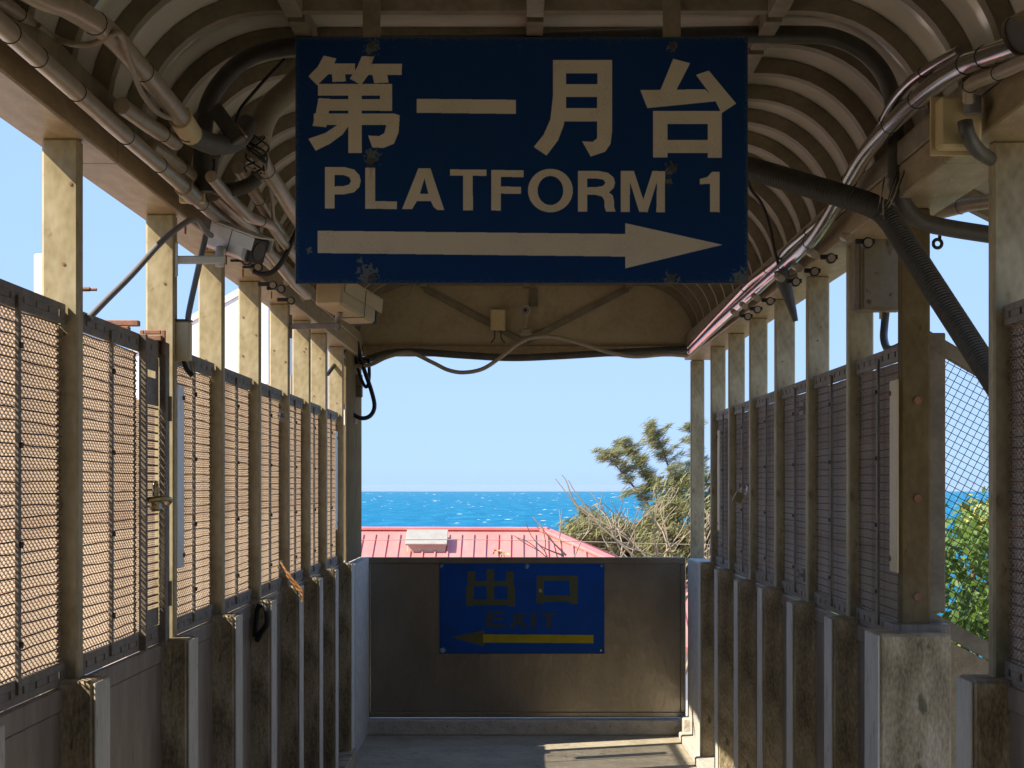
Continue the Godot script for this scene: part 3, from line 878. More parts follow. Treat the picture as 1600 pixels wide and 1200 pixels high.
func build_left_services():
	var o = conduit("steel_conduit", "thick pale conduit running along the inside of the left eaves beam", "conduit", [Vector3(-0.880, 2.319, -2.652), Vector3(-0.880, 2.321, -3.468), Vector3(-0.880, 2.321, -3.686), Vector3(-0.880, 2.321, -4.069), Vector3(-0.880, 2.320, -4.498), Vector3(-0.880, 2.322, -5.002), Vector3(-0.880, 2.321, -5.374), Vector3(-0.880, 2.319, -5.666), Vector3(-0.880, 2.323, -6.357), Vector3(-0.880, 2.323, -6.919), Vector3(-0.880, 2.321, -7.333)], 0.0185, M.dull_pipe, [0.13, 0.22, 0.31, 0.42, 0.5, 0.7], 14, "conduits under the left eaves")
	coupling(o, Vector3(-0.880, 2.320, -5.353), Vector3(-0.880, 2.320, -5.520), 0.0245, M.dull_pipe)
	conduit("steel_conduit", "thin conduit tucked below the thick one on the left eaves beam", "conduit", [Vector3(-0.935, 2.364, -2.817), Vector3(-0.935, 2.360, -3.826), Vector3(-0.935, 2.371, -4.179), Vector3(-0.935, 2.370, -4.561), Vector3(-0.935, 2.369, -5.123), Vector3(-0.935, 2.370, -5.440)], 0.012, M.dull_pipe, [0.4, 0.7], 10, "conduits under the left eaves")
	o = conduit("steel_conduit", "upper left conduit ending in a black hose coupling", "conduit", [Vector3(-0.872, 2.378, -3.200), Vector3(-0.823, 2.378, -3.500), Vector3(-0.820, 2.408, -3.710), Vector3(-0.819, 2.440, -4.070), Vector3(-0.820, 2.442, -4.360), Vector3(-0.820, 2.439, -4.660), Vector3(-0.819, 2.429, -4.920), Vector3(-0.819, 2.422, -5.020)], 0.023, M.dull_pipe, [0.4, 0.62, 0.95], 14, "conduits under the left eaves")
	coupling(o, Vector3(-0.820, 2.428, -4.940), Vector3(-0.818, 2.413, -5.090), 0.029, M.cream)
	conduit("steel_conduit", "slim conduit crossing behind the thick pale one, top left", "conduit", [Vector3(-0.926, 2.388, -3.400), Vector3(-0.926, 2.402, -3.650), Vector3(-0.953, 2.437, -3.900), Vector3(-0.975, 2.461, -4.150), Vector3(-0.986, 2.470, -4.400), Vector3(-0.984, 2.465, -4.500)], 0.013, M.dull_pipe, [0.4], 10, "conduits under the left eaves")
	conduit("flexible_hose", "dark hose bend between the left conduits", "hose", [Vector3(-0.821, 2.414, -5.050), Vector3(-0.808, 2.411, -5.150), Vector3(-0.778, 2.413, -5.250), Vector3(-0.747, 2.436, -5.350), Vector3(-0.736, 2.477, -5.450), Vector3(-0.742, 2.518, -5.550)], 0.027, M.rubber, [], 14)
	conduit("steel_conduit", "short pale conduit stub above the left eaves beam", "conduit", [Vector3(-0.894, 2.392, -4.600), Vector3(-0.879, 2.393, -4.850), Vector3(-0.868, 2.398, -5.050), Vector3(-0.864, 2.401, -5.150)], 0.019, M.dull_pipe, [0.6], 12, "conduits under the left eaves")
	conduit("steel_conduit", "lower conduit stub beside the junction bracket on the left", "conduit", [Vector3(-0.920, 2.385, -5.100), Vector3(-0.894, 2.375, -5.300), Vector3(-0.875, 2.364, -5.450)], 0.018, M.dull_pipe, [0.7], 12, "conduits under the left eaves")
	conduit("steel_conduit", "second pale conduit below the white camera on the left", "conduit", [Vector3(-0.850, 2.346, -5.690), Vector3(-0.850, 2.349, -6.018), Vector3(-0.850, 2.352, -6.400), Vector3(-0.850, 2.338, -6.700), Vector3(-0.850, 2.331, -6.957), Vector3(-0.850, 2.301, -7.662), Vector3(-0.850, 2.298, -8.193)], 0.018, M.dull_pipe, [0.45, 0.62], 12, "conduits under the left eaves")
	conduit("steel_conduit", "bent pale conduit beside the sign edge on the left", "conduit", [Vector3(-0.800, 2.340, -5.311), Vector3(-0.800, 2.333, -5.590), Vector3(-0.800, 2.333, -5.953), Vector3(-0.800, 2.338, -6.124), Vector3(-0.800, 2.373, -6.531), Vector3(-0.800, 2.369, -6.737), Vector3(-0.800, 2.360, -6.975), Vector3(-0.800, 2.349, -7.485)], 0.016, M.dull_pipe, [0.5], 12, "conduits under the left eaves")
	conduit("steel_conduit", "fat pale conduit sloping behind the left edge of the platform sign", "conduit", [Vector3(-0.725, 2.466, -5.700), Vector3(-0.728, 2.447, -5.850), Vector3(-0.724, 2.432, -6.100), Vector3(-0.732, 2.423, -6.600), Vector3(-0.735, 2.402, -7.300)], 0.024, M.dull_pipe, [0.3], 14, "conduits under the left eaves")
	conduit("steel_conduit", "straight pale conduit parallel to the fat one, left of sign", "conduit", [Vector3(-0.825, 2.470, -6.000), Vector3(-0.811, 2.432, -6.300), Vector3(-0.810, 2.405, -6.700), Vector3(-0.810, 2.379, -7.200)], 0.019, M.dull_pipe, [0.4], 12, "conduits under the left eaves")
	conduit("flexible_hose", "grey hose curving down from the roof to the left wire bundle", "hose", [Vector3(-0.525, 2.776, -5.750), Vector3(-0.585, 2.707, -5.720), Vector3(-0.636, 2.644, -5.700), Vector3(-0.689, 2.596, -5.700), Vector3(-0.717, 2.539, -5.680), Vector3(-0.730, 2.477, -5.700)], 0.036, M.cable, [], 14)
	conduit("flexible_hose", "black hose following a roof rib across the walkway", "hose", [Vector3(-0.849, 2.327, -5.500), Vector3(-0.853, 2.413, -5.500), Vector3(-0.849, 2.490, -5.500), Vector3(-0.834, 2.568, -5.500), Vector3(-0.794, 2.633, -5.500), Vector3(-0.734, 2.685, -5.500), Vector3(-0.657, 2.712, -5.500), Vector3(-0.502, 2.723, -5.500), Vector3(-0.021, 2.729, -5.500), Vector3(0.495, 2.747, -5.500), Vector3(0.753, 2.750, -5.500), Vector3(0.839, 2.743, -5.500), Vector3(0.916, 2.709, -5.500), Vector3(0.968, 2.657, -5.500), Vector3(0.997, 2.594, -5.500), Vector3(1.009, 2.516, -5.500), Vector3(1.011, 2.413, -5.500), Vector3(1.014, 2.344, -5.500), Vector3(1.038, 2.292, -5.520), Vector3(1.089, 2.256, -5.550), Vector3(1.165, 2.241, -5.580), Vector3(1.327, 2.219, -5.600)], 0.024, M.hose, [], 14)
	conduit("flexible_hose", "short black hose with an orange end below the wire bundle", "hose", [Vector3(-0.843, 2.359, -5.600), Vector3(-0.808, 2.349, -5.600), Vector3(-0.765, 2.352, -5.600), Vector3(-0.733, 2.366, -5.600), Vector3(-0.718, 2.380, -5.600)], 0.020, M.hose, [], 12)
	conduit("loose_cable", "slack beige cable looped over the upper left conduits", "cable", [Vector3(-0.940, 2.438, -4.000), Vector3(-0.924, 2.428, -4.050), Vector3(-0.895, 2.415, -4.050), Vector3(-0.869, 2.411, -4.050), Vector3(-0.838, 2.415, -4.050), Vector3(-0.792, 2.422, -4.000), Vector3(-0.787, 2.427, -4.050), Vector3(-0.799, 2.410, -4.200), Vector3(-0.830, 2.402, -4.500), Vector3(-0.834, 2.401, -4.750), Vector3(-0.822, 2.419, -4.900), Vector3(-0.811, 2.456, -5.000)], 0.0062, M.cable, [], 8, "loose cables on the left")
	conduit("loose_cable", "grey cable slanting from the mesh rail up to the left beam", "cable", [Vector3(-1.000, 1.927, -4.750), Vector3(-0.991, 1.981, -4.900), Vector3(-0.977, 2.068, -5.150), Vector3(-0.948, 2.178, -5.400), Vector3(-0.923, 2.239, -5.550), Vector3(-0.908, 2.271, -5.650), Vector3(-0.894, 2.276, -5.700), Vector3(-0.880, 2.252, -5.750), Vector3(-0.874, 2.247, -5.800)], 0.0085, M.grey_cable, [], 10, "loose cables on the left")
	conduit("loose_cable", "cable dropping past the white camera to the cream box", "cable", [Vector3(-0.881, 2.492, -5.950), Vector3(-0.889, 2.429, -5.950), Vector3(-0.896, 2.354, -5.950), Vector3(-0.908, 2.268, -5.930), Vector3(-0.924, 2.172, -5.900), Vector3(-0.939, 2.088, -5.880), Vector3(-0.947, 2.031, -5.860), Vector3(-0.950, 1.998, -5.860)], 0.0088, M.grey_cable, [], 10, "loose cables on the left")
	conduit("loose_cable", "thin black cable hanging under the black hose on the left", "cable", [Vector3(-0.851, 2.448, -5.700), Vector3(-0.851, 2.424, -5.700), Vector3(-0.860, 2.391, -5.700), Vector3(-0.876, 2.359, -5.720), Vector3(-0.888, 2.309, -5.750)], 0.004, M.black, [], 6, "loose cables on the left")
	conduit("loose_cable", "thin black cable rising to the roof left of the sign", "cable", [Vector3(-0.777, 2.530, -5.600), Vector3(-0.763, 2.569, -5.600), Vector3(-0.728, 2.613, -5.600), Vector3(-0.686, 2.660, -5.600), Vector3(-0.642, 2.705, -5.600)], 0.005, M.black, [], 6, "loose cables on the left")
	conduit("loose_cable", "pale cable looping down beside the left sign edge", "cable", [Vector3(-0.723, 2.429, -5.900), Vector3(-0.750, 2.408, -6.200), Vector3(-0.792, 2.381, -6.600), Vector3(-0.819, 2.351, -6.900), Vector3(-0.820, 2.343, -7.000), Vector3(-0.805, 2.371, -7.000), Vector3(-0.796, 2.411, -7.000), Vector3(-0.781, 2.443, -7.000)], 0.006, M.cable, [], 8, "loose cables on the left")
	conduit("loose_cable", "black cable curving below the left corner of the platform sign", "cable", [Vector3(-0.748, 2.443, -7.000), Vector3(-0.774, 2.384, -7.000), Vector3(-0.796, 2.334, -7.000), Vector3(-0.818, 2.297, -7.000), Vector3(-0.847, 2.268, -7.000), Vector3(-0.884, 2.262, -7.000), Vector3(-0.912, 2.271, -7.000)], 0.009, M.black, [], 8, "loose cables on the left")
	# tangle of wires tied to the hose
	var t = thing("wire_bundle", "tangle of thin tied wires beside the left roof hose", "wire bundle", Vector3(-0.715, 2.438, -5.550))
	rng.seed = 77
	for k in 9:
		var pts = []
		var ph = rng.randf() * TAU
		for j in 7:
			pts.append(Vector3(0.035 * cos(ph + j * 0.9) * rng.randf_range(0.5, 1.2), -0.05 + 0.017 * j, 0.03 * sin(ph + j * 0.9)))
		put("wire", tube_mesh(smooth_path(pts, 4), 0.0028, 5), M.dull_pipe if k % 3 == 0 else M.black, t)
	var dev = thing("small_projector", "small dark boxy fitting clamped among the left pipes", "fitting", Vector3(-0.757, 2.471, -5.300))
	var dx = Basis(Vector3(0, 0, 1), -0.95)
	var dst := start()
	cbox(dst, Vector3(-0.055, -0.02, -0.03), Vector3(0.055, 0.02, 0.03), 0.004, Transform3D(dx, Vector3.ZERO))
	put("case", dst.commit(), M.hose, dev)
	dst = start()
	cbox(dst, Vector3(0.02, 0.0205, -0.01), Vector3(0.055, 0.026, 0.028), 0.001, Transform3D(dx, Vector3.ZERO))
	put("bracket", dst.commit(), M.brass, dev)
	var br = thing("pipe_bracket", "cream angle bracket holding the thick conduit's coupling", "bracket", Vector3(-0.881, 2.324, -5.550))
	put("plate", box_mesh(Vector3(-0.04, -0.02, -0.012), Vector3(0.012, 0.004, 0.012), 0.002), M.cream, br)
	put("arm", box_mesh(Vector3(0.0125, -0.02, -0.012), Vector3(0.028, 0.055, 0.012), 0.002), M.cream, br)
	cctv("security_camera", "white boxed security camera on an arm from the third left post", Vector3(-0.841, 2.252, -5.980), Vector3(0.72, -0.30, 0.42), 0.145, 0.042, M.white_metal, Vector3(-0.985, 2.182, -5.840), Vector3(-0.852, 2.189, -5.900))
	cctv("security_camera", "beige security camera housing under the sign's left corner", Vector3(-0.736, 2.314, -8.600), Vector3(0.34, -0.16, -0.90), 0.30, 0.062, M.cam_beige, Vector3(-0.981, 2.216, -8.720), Vector3(-0.758, 2.214, -8.660))
	# cream box on the third post
	var cb = thing("junction_box", "cream junction box fixed beside the third left post", "junction box", Vector3(-0.960, 1.952, -5.830))
	put("case", box_mesh(Vector3(-0.022, -0.058, -0.05), Vector3(0.020, 0.055, 0.0), 0.004), M.cream, cb)
	put("cap", box_mesh(Vector3(-0.024, 0.0555, -0.052), Vector3(0.022, 0.061, 0.002), 0.002), M.hose, cb)
	put("tail", tube_mesh(smooth_path([Vector3(0.0, -0.057, -0.02), Vector3(0.008, -0.08, -0.02), Vector3(0.025, -0.10, -0.02)], 4), 0.007, 8), M.black, cb)
	put("tail", tube_mesh(smooth_path([Vector3(0.018, -0.057, -0.03), Vector3(0.022, -0.075, -0.03), Vector3(0.024, -0.10, -0.03)], 4), 0.005, 8), M.cable, cb)
	# black clamps along the left beam
	for e in [[386, 408, 7.0], [404, 418, 7.2], [440, 452, 7.8], [427, 446, 7.6], [455, 470, 8.3]]:
		clamp_piece(Vector3(0, 0, 0), e, -1)
	# gear at the far left corner
	var fb = thing("junction_box", "small cream box strapped to the left corner post", "junction box", Vector3(-0.985, 2.139, -12.360))
	put("case", box_mesh(Vector3(-0.038, -0.07, -0.04), Vector3(0.036, 0.07, 0.02), 0.006), M.beige_box, fb)
	put("strap", box_mesh(Vector3(-0.040, -0.008, -0.042), Vector3(0.038, -0.004, 0.022), 0.001), M.black, fb)
	var sp = thing("horn_speaker", "small white horn speaker on the left corner post", "speaker", Vector3(-1.015, 1.971, -12.300))
	var cone := start()
	tube(cone, [Vector3(0, 0, -0.05), Vector3(-0.012, -0.004, 0.0), Vector3(-0.03, -0.01, 0.05)], func(s): return 0.022 + s * 0.38, 18, true)
	put("horn", cone.commit(), M.white_metal, sp)
	put("mount", tube_mesh([Vector3(0.015, -0.035, -0.03), Vector3(0.02, -0.035, 0.03)], 0.03, 14), M.white_metal, sp)
	conduit("loose_cable", "thick black cable looping beside the left corner post", "cable", [Vector3(-0.976, 2.466, -12.200), Vector3(-0.961, 2.352, -12.200), Vector3(-0.930, 2.238, -12.200), Vector3(-0.884, 2.104, -12.200), Vector3(-0.865, 2.009, -12.200), Vector3(-0.892, 1.952, -12.200), Vector3(-0.949, 1.940, -12.200), Vector3(-1.018, 1.982, -12.200), Vector3(-1.052, 2.017, -12.200)], 0.013, M.black, [], 8, "loose cables at the far end")
	conduit("loose_cable", "second black cable hanging from the left end of the gable", "cable", [Vector3(-0.995, 2.470, -12.250), Vector3(-0.991, 2.355, -12.250), Vector3(-0.957, 2.202, -12.250), Vector3(-0.919, 2.126, -12.250), Vector3(-0.900, 2.183, -12.250), Vector3(-0.903, 2.298, -12.250)], 0.010, M.black, [], 8, "loose cables at the far end")
	conduit("loose_cable", "black stay cable slanting past the last left posts", "cable", [Vector3(-1.050, 2.146, -11.200), Vector3(-1.013, 2.252, -11.500), Vector3(-0.974, 2.369, -11.900)], 0.011, M.black, [], 8, "loose cables at the far end")
	conduit("end_conduit", "dark conduit slung below the end gable", "conduit", [Vector3(-1.065, 2.278, -12.300), Vector3(-0.930, 2.290, -12.300), Vector3(-0.797, 2.333, -12.320), Vector3(-0.624, 2.341, -12.320), Vector3(-0.354, 2.322, -12.320), Vector3(-0.046, 2.306, -12.320), Vector3(0.262, 2.318, -12.320), Vector3(0.570, 2.337, -12.320), Vector3(0.878, 2.352, -12.320), Vector3(1.022, 2.359, -12.300)], 0.022, M.hose, [], 10)
	conduit("loose_cable", "beige cable drooping and rising under the end gable", "cable", [Vector3(-1.037, 2.253, -12.200), Vector3(-0.904, 2.253, -12.200), Vector3(-0.789, 2.303, -12.200), Vector3(-0.656, 2.329, -12.200), Vector3(-0.522, 2.272, -12.200), Vector3(-0.427, 2.226, -12.200), Vector3(-0.332, 2.211, -12.200), Vector3(-0.217, 2.234, -12.200), Vector3(-0.103, 2.310, -12.200), Vector3(0.000, 2.390, -12.200), Vector3(0.107, 2.425, -12.200), Vector3(0.221, 2.421, -12.200), Vector3(0.355, 2.386, -12.200), Vector3(0.526, 2.333, -12.200), Vector3(0.679, 2.306, -12.200), Vector3(0.869, 2.318, -12.200), Vector3(0.999, 2.310, -12.200)], 0.0125, M.cable, [], 10, "loose cables at the far end")
	conduit("loose_cable", "thin stray wire hanging on the left part of the end gable", "cable", [Vector3(-0.625, 2.767, -12.350), Vector3(-0.664, 2.690, -12.350), Vector3(-0.741, 2.640, -12.350), Vector3(-0.818, 2.636, -12.350), Vector3(-0.857, 2.605, -12.350), Vector3(-0.895, 2.621, -12.350)], 0.005, M.cable, [], 6, "loose cables at the far end")
	# debris
	var lf = thing("dry_leaf", "orange dry palm leaf caught on a left pilaster", "leaf", Vector3(-0.982, 1.218, -8.450))
	var ls := start()
	var lp = [Vector3(-0.988, 1.223, -8.450), Vector3(-0.958, 1.177, -8.420), Vector3(-0.929, 1.141, -8.400), Vector3(-0.906, 1.121, -8.380), Vector3(-0.888, 1.104, -8.360), Vector3(-0.886, 1.065, -8.360)]
	for i in lp.size() - 1:
		var a = lp[i] - lf.position
		var b = lp[i + 1] - lf.position
		var wa = 0.004 + 0.010 * sin(PI * i / 5.0)
		var wb = 0.004 + 0.010 * sin(PI * (i + 1) / 5.0)
		var q = Vector3(0.6, 0.2, 0.7).normalized()
		cbox(ls, Vector3(0, -0.0008, -wa), Vector3(a.distance_to(b), 0.0008, wb), 0.0003, Transform3D(Basis((b - a).normalized(), q.cross((b - a).normalized()).normalized(), (b - a).normalized().cross(q.cross((b - a).normalized())).normalized()), a))
	put("blade", ls.commit(), M.leaf_dry, lf)
	conduit("drain_hose", "black hose bent round a left pilaster top", "hose", [Vector3(-0.983, 0.976, -7.620), Vector3(-0.979, 1.040, -7.620), Vector3(-0.969, 1.089, -7.600), Vector3(-0.948, 1.095, -7.580), Vector3(-0.933, 1.072, -7.560), Vector3(-0.933, 1.027, -7.560), Vector3(-0.957, 0.995, -7.580), Vector3(-0.976, 0.964, -7.620)], 0.011, M.black, [], 10)

func clamp_piece(_o, e, s):
	var side = "left" if s < 0 else "right"
	var k = clamps.get(side, 0)
	clamps[side] = k + 1
	var c = thing("pipe_clamp", "%s black cable clamp along the %s eaves beam, counted from the camera" % [ORD[k], side], "clamp", Vector3((e[0] - 812.0) * e[2] / 3200.0, 1.54 - (e[1] - 758.0) * e[2] / 3200.0, -e[2]), "cable clamps along the %s eaves" % side)
	put("collar", tube_mesh([Vector3(0, 0, -0.012), Vector3(0, 0, 0.012)], 0.0165, 12), M.black, c)
	put("end_cap", tube_mesh([Vector3(0, 0, 0.010), Vector3(0, 0, 0.020)], 0.0115, 12), M.dull_pipe, c)
	put("saddle", box_mesh(Vector3(-s * -0.012 - 0.045, -0.003, -0.006), Vector3(-s * -0.012 + 0.01, 0.012, 0.006), 0.002), M.black, c)
	put("sleeve", tube_mesh([Vector3(s * -0.05, 0.012, 0.006), Vector3(s * -0.052, 0.030, -0.09)], 0.013, 10), M.dull_pipe, c)

var clamps := {}

func build_right_services():
	var o = conduit("steel_conduit", "thick shiny conduit sweeping along the right eaves", "conduit", [Vector3(0.963, 2.365, -3.720), Vector3(0.951, 2.375, -3.860), Vector3(0.950, 2.409, -4.140), Vector3(0.951, 2.437, -4.360), Vector3(0.950, 2.457, -4.700), Vector3(0.950, 2.464, -5.100), Vector3(0.950, 2.456, -5.550), Vector3(0.950, 2.419, -5.900), Vector3(0.950, 2.369, -6.270), Vector3(0.950, 2.339, -6.640), Vector3(0.950, 2.330, -7.100), Vector3(0.963, 2.339, -7.840), Vector3(0.968, 2.335, -8.900), Vector3(0.963, 2.321, -10.000), Vector3(0.990, 2.327, -11.400), Vector3(1.014, 2.341, -12.200)], 0.0225, M.steel, [0.15, 0.21, 0.31, 0.36, 0.47, 0.62], 16, "conduits under the right eaves")
	conduit("steel_conduit", "slim shiny conduit above the thick one on the right", "conduit", [Vector3(0.968, 2.496, -4.500), Vector3(0.965, 2.521, -4.800), Vector3(0.969, 2.541, -5.100), Vector3(0.979, 2.542, -5.400), Vector3(0.990, 2.513, -5.700), Vector3(0.987, 2.470, -6.100), Vector3(0.971, 2.399, -6.500), Vector3(0.956, 2.381, -6.800), Vector3(0.945, 2.373, -7.200), Vector3(0.945, 2.360, -7.500), Vector3(0.945, 2.365, -8.000), Vector3(0.946, 2.371, -8.500), Vector3(0.954, 2.359, -9.600), Vector3(0.964, 2.344, -10.900), Vector3(0.990, 2.350, -12.000)], 0.012, M.steel, [0.1, 0.25, 0.5, 0.7, 0.8], 12, "conduits under the right eaves")
	conduit("steel_conduit", "wavy slim conduit below the others on the far right eaves", "conduit", [Vector3(0.981, 2.356, -7.550), Vector3(0.976, 2.340, -7.950), Vector3(0.969, 2.355, -8.200), Vector3(0.968, 2.352, -8.600), Vector3(0.972, 2.322, -9.200), Vector3(0.969, 2.314, -10.400), Vector3(1.013, 2.338, -12.100)], 0.010, M.steel, [0.3, 0.5], 10, "conduits under the right eaves")
	var e1 = thing("conduit_end", "wide open black conduit mouth at the top right", "conduit", Vector3(0.914, 2.358, -3.750))
	var st := start()
	tube(st, [Vector3(-0.01, 0.0, 0.012), Vector3(0.10, 0.06, -0.03)], 0.037, 18, false)
	put("pipe", st.commit(), M.dull_pipe, e1)
	put("mouth_shade", tube_mesh([Vector3(-0.004, 0.003, 0.010), Vector3(0.06, 0.038, -0.014)], 0.034, 18), M.black, e1)  # black core painted in for the darkness inside the open pipe
	conduit("steel_conduit", "short dull conduit turning down into the yellowish box", "conduit", [Vector3(0.957, 2.322, -3.700), Vector3(0.958, 2.346, -3.900), Vector3(0.959, 2.360, -4.050), Vector3(0.956, 2.375, -4.200), Vector3(0.951, 2.383, -4.300), Vector3(0.950, 2.376, -4.330), Vector3(0.953, 2.356, -4.350)], 0.014, M.dull_pipe, [0.4, 0.8], 12, "conduits under the right eaves")
	var jb = thing("junction_box", "yellowish metal box under the right eaves near the camera", "junction box", Vector3(0.953, 2.325, -4.420))
	put("case", box_mesh(Vector3(-0.045, -0.055, -0.06), Vector3(0.045, 0.055, 0.0), 0.006), M.cream, jb)
	put("back_flange", box_mesh(Vector3(-0.055, -0.065, -0.066), Vector3(0.055, 0.065, -0.0605), 0.002), M.cream, jb)
	put("gland", tube_mesh([Vector3(0.02, 0.05, 0.02), Vector3(0.02, 0.012, 0.02)], 0.019, 12), M.grey_cable, jb)
	conduit("flexible_hose", "short dark elbow hose leaving the yellowish box", "hose", [Vector3(0.948, 2.314, -4.360), Vector3(0.952, 2.292, -4.360), Vector3(0.971, 2.277, -4.400), Vector3(1.001, 2.266, -4.460), Vector3(1.046, 2.267, -4.560)], 0.017, M.hose, [], 12)
	conduit("corrugated_hose", "fat ribbed grey hose slanting across the opening on the right", "hose", [Vector3(0.498, 2.511, -5.950), Vector3(0.645, 2.439, -5.800), Vector3(0.745, 2.391, -5.700), Vector3(0.836, 2.345, -5.600), Vector3(0.912, 2.309, -5.530), Vector3(0.959, 2.280, -5.480), Vector3(0.986, 2.242, -5.440), Vector3(1.009, 2.191, -5.400), Vector3(1.059, 2.076, -5.310), Vector3(1.118, 1.940, -5.200), Vector3(1.172, 1.807, -5.080), Vector3(1.219, 1.679, -4.950)], func(s): return 0.0315 + 0.0019 * sin(s * TAU / 0.0095), M.hose, [], 14, "", 110)
	var wt = thing("wire_tie", "wire ties knotted round the ribbed hose by the column", "wire tie", Vector3(0.948, 2.282, -5.420))
	for k in 8:
		var a = rng.randf_range(-0.5, 0.9)
		put("wire", tube_mesh([Vector3(0.004 * k - 0.015, -0.04 + rng.randf() * 0.02, 0.01), Vector3(0.01 + 0.03 * a, 0.0, 0.03), Vector3(0.03 + 0.05 * a, 0.06 + rng.randf() * 0.04, 0.02)], 0.0018, 5), M.cable if k % 2 else M.black, wt)
	conduit("steel_conduit", "pale pipe emerging under the right eaves beside the ribbed hose", "conduit", [Vector3(1.127, 2.321, -5.950), Vector3(1.176, 2.320, -5.900), Vector3(1.239, 2.330, -5.850), Vector3(1.283, 2.337, -5.800), Vector3(1.350, 2.334, -5.700)], 0.021, M.dull_pipe, [0.6], 12, "conduits under the right eaves")
	conduit("loose_cable", "thin black cable hanging down to a tapered black boot", "cable", [Vector3(0.783, 2.683, -7.200), Vector3(0.810, 2.588, -7.200), Vector3(0.862, 2.544, -7.300), Vector3(0.896, 2.473, -7.350), Vector3(0.923, 2.379, -7.400), Vector3(0.944, 2.310, -7.400)], 0.0062, M.black, [], 8)
	var bt = thing("cable_boot", "tapered black rubber boot hanging from the right conduits", "boot", Vector3(0.944, 2.317, -7.400))
	st = start()
	tube(st, [Vector3(0, 0, 0), Vector3(0.012, -0.05, 0), Vector3(0.028, -0.10, 0), Vector3(0.042, -0.145, 0), Vector3(0.053, -0.185, 0)], func(s): return 0.026 if s < 0.07 else 0.032 - s * 0.115, 14)
	put("sleeve", st.commit(), M.rubber, bt)
	put("clamp", tube_mesh([Vector3(-0.005, -0.048, 0.0), Vector3(0.06, -0.025, 0.0)], 0.016, 10), M.grey_cable, bt)
	for e in [[1355, 380, 5.75], [1298, 404, 6.42], [1272, 425, 6.78], [1243, 441, 7.24], [1203, 471, 7.98], [1183, 484, 8.41], [1168, 495, 8.76]]:
		clamp_piece(null, e, 1)
	# control box on the fourth post
	var cb = thing("control_box", "tall rusty beige control box on the right row of posts", "control box", Vector3(1.130, 2.214, -6.420))
	put("case", box_mesh(Vector3(-0.062, -0.125, -0.10), Vector3(0.072, 0.125, 0.0), 0.004), M.beige_box, cb)
	put("door", box_mesh(Vector3(-0.052, -0.119, 0.0004), Vector3(0.070, 0.119, 0.007), 0.003), M.beige_box, cb)
	put("side_lip", box_mesh(Vector3(-0.078, -0.12, -0.09), Vector3(-0.0625, 0.12, -0.002), 0.003), M.beige_box, cb)
	put("gland", tube_mesh([Vector3(0.018, -0.124, -0.04), Vector3(0.018, -0.150, -0.04)], 0.014, 10), M.cream, cb)
	conduit("flexible_hose", "black hose looping from the control box to the column", "hose", [Vector3(1.153, 2.084, -6.450), Vector3(1.149, 2.044, -6.450), Vector3(1.138, 2.000, -6.400), Vector3(1.130, 1.961, -6.300), Vector3(1.131, 1.951, -6.200), Vector3(1.119, 1.949, -6.000), Vector3(1.130, 1.960, -5.900)], 0.0125, M.hose, [], 10)
	# hook on the near beam
	var hk = thing("cable_hook", "small black ring hook under the right eaves beside the column", "hook", Vector3(1.163, 2.212, -5.700))
	put("ring", tube_mesh(ring_points(Vector3(0, 0, 0), 0.012, Vector3(0, 0, 1)), 0.005, 8), M.black, hk)
	put("stem", tube_mesh([Vector3(0.006, 0.012, 0), Vector3(0.006, 0.05, 0)], 0.005, 6), M.black, hk)
	# padlock
	var pl = thing("padlock", "brass padlock hanging on a right mesh panel", "padlock", Vector3(1.045, 1.482, -9.750))
	var px = Transform3D(Basis(Vector3(0, 0, 1), -0.5), Vector3.ZERO)
	st = start()
	cbox(st, Vector3(-0.024, -0.028, -0.01), Vector3(0.024, 0.024, 0.01), 0.004, px)
	put("body", st.commit(), M.brass, pl)
	st = start()
	tube(st, smooth_path([px * Vector3(-0.014, 0.022, 0), px * Vector3(-0.014, 0.05, 0), px * Vector3(0, 0.063, 0), px * Vector3(0.014, 0.05, 0), px * Vector3(0.014, 0.022, 0)], 5), 0.005, 8)
	put("shackle", st.commit(), M.steel, pl)
	put("hasp", box_mesh(Vector3(0.0, 0.045, -0.02), Vector3(0.05, 0.062, -0.008), 0.002), M.rust, pl)
	# white edge-on plates
	for e in [[-1, -0.985, 5.885, "white sign plate seen edge-on beside the third left post"], [-1, -0.985, 10.95, "white sign plate seen edge-on beside the last left panel"], [1, 1.035, 5.605, "cream sign plate seen edge-on beside the broad right column"], [1, 1.055, 10.80, "cream sign plate seen edge-on on the last right panel"]]:
		var pt = thing("edge_plate", e[3], "plate", Vector3(e[1], 1.565, -e[2]), "edge-on plates on the mesh walls")
		put("plate", box_mesh(Vector3(-0.002, -0.265, -0.115), Vector3(0.002, 0.265, 0.0), 0.001), M.white_plate if e[0] < 0 else M.cream, pt)
		for y in [-0.23, 0.23]:
			put("screw", tube_mesh([Vector3(-e[0] * 0.002, y, -0.1), Vector3(-e[0] * 0.007, y, -0.1)], 0.007, 8), M.rust, pt)

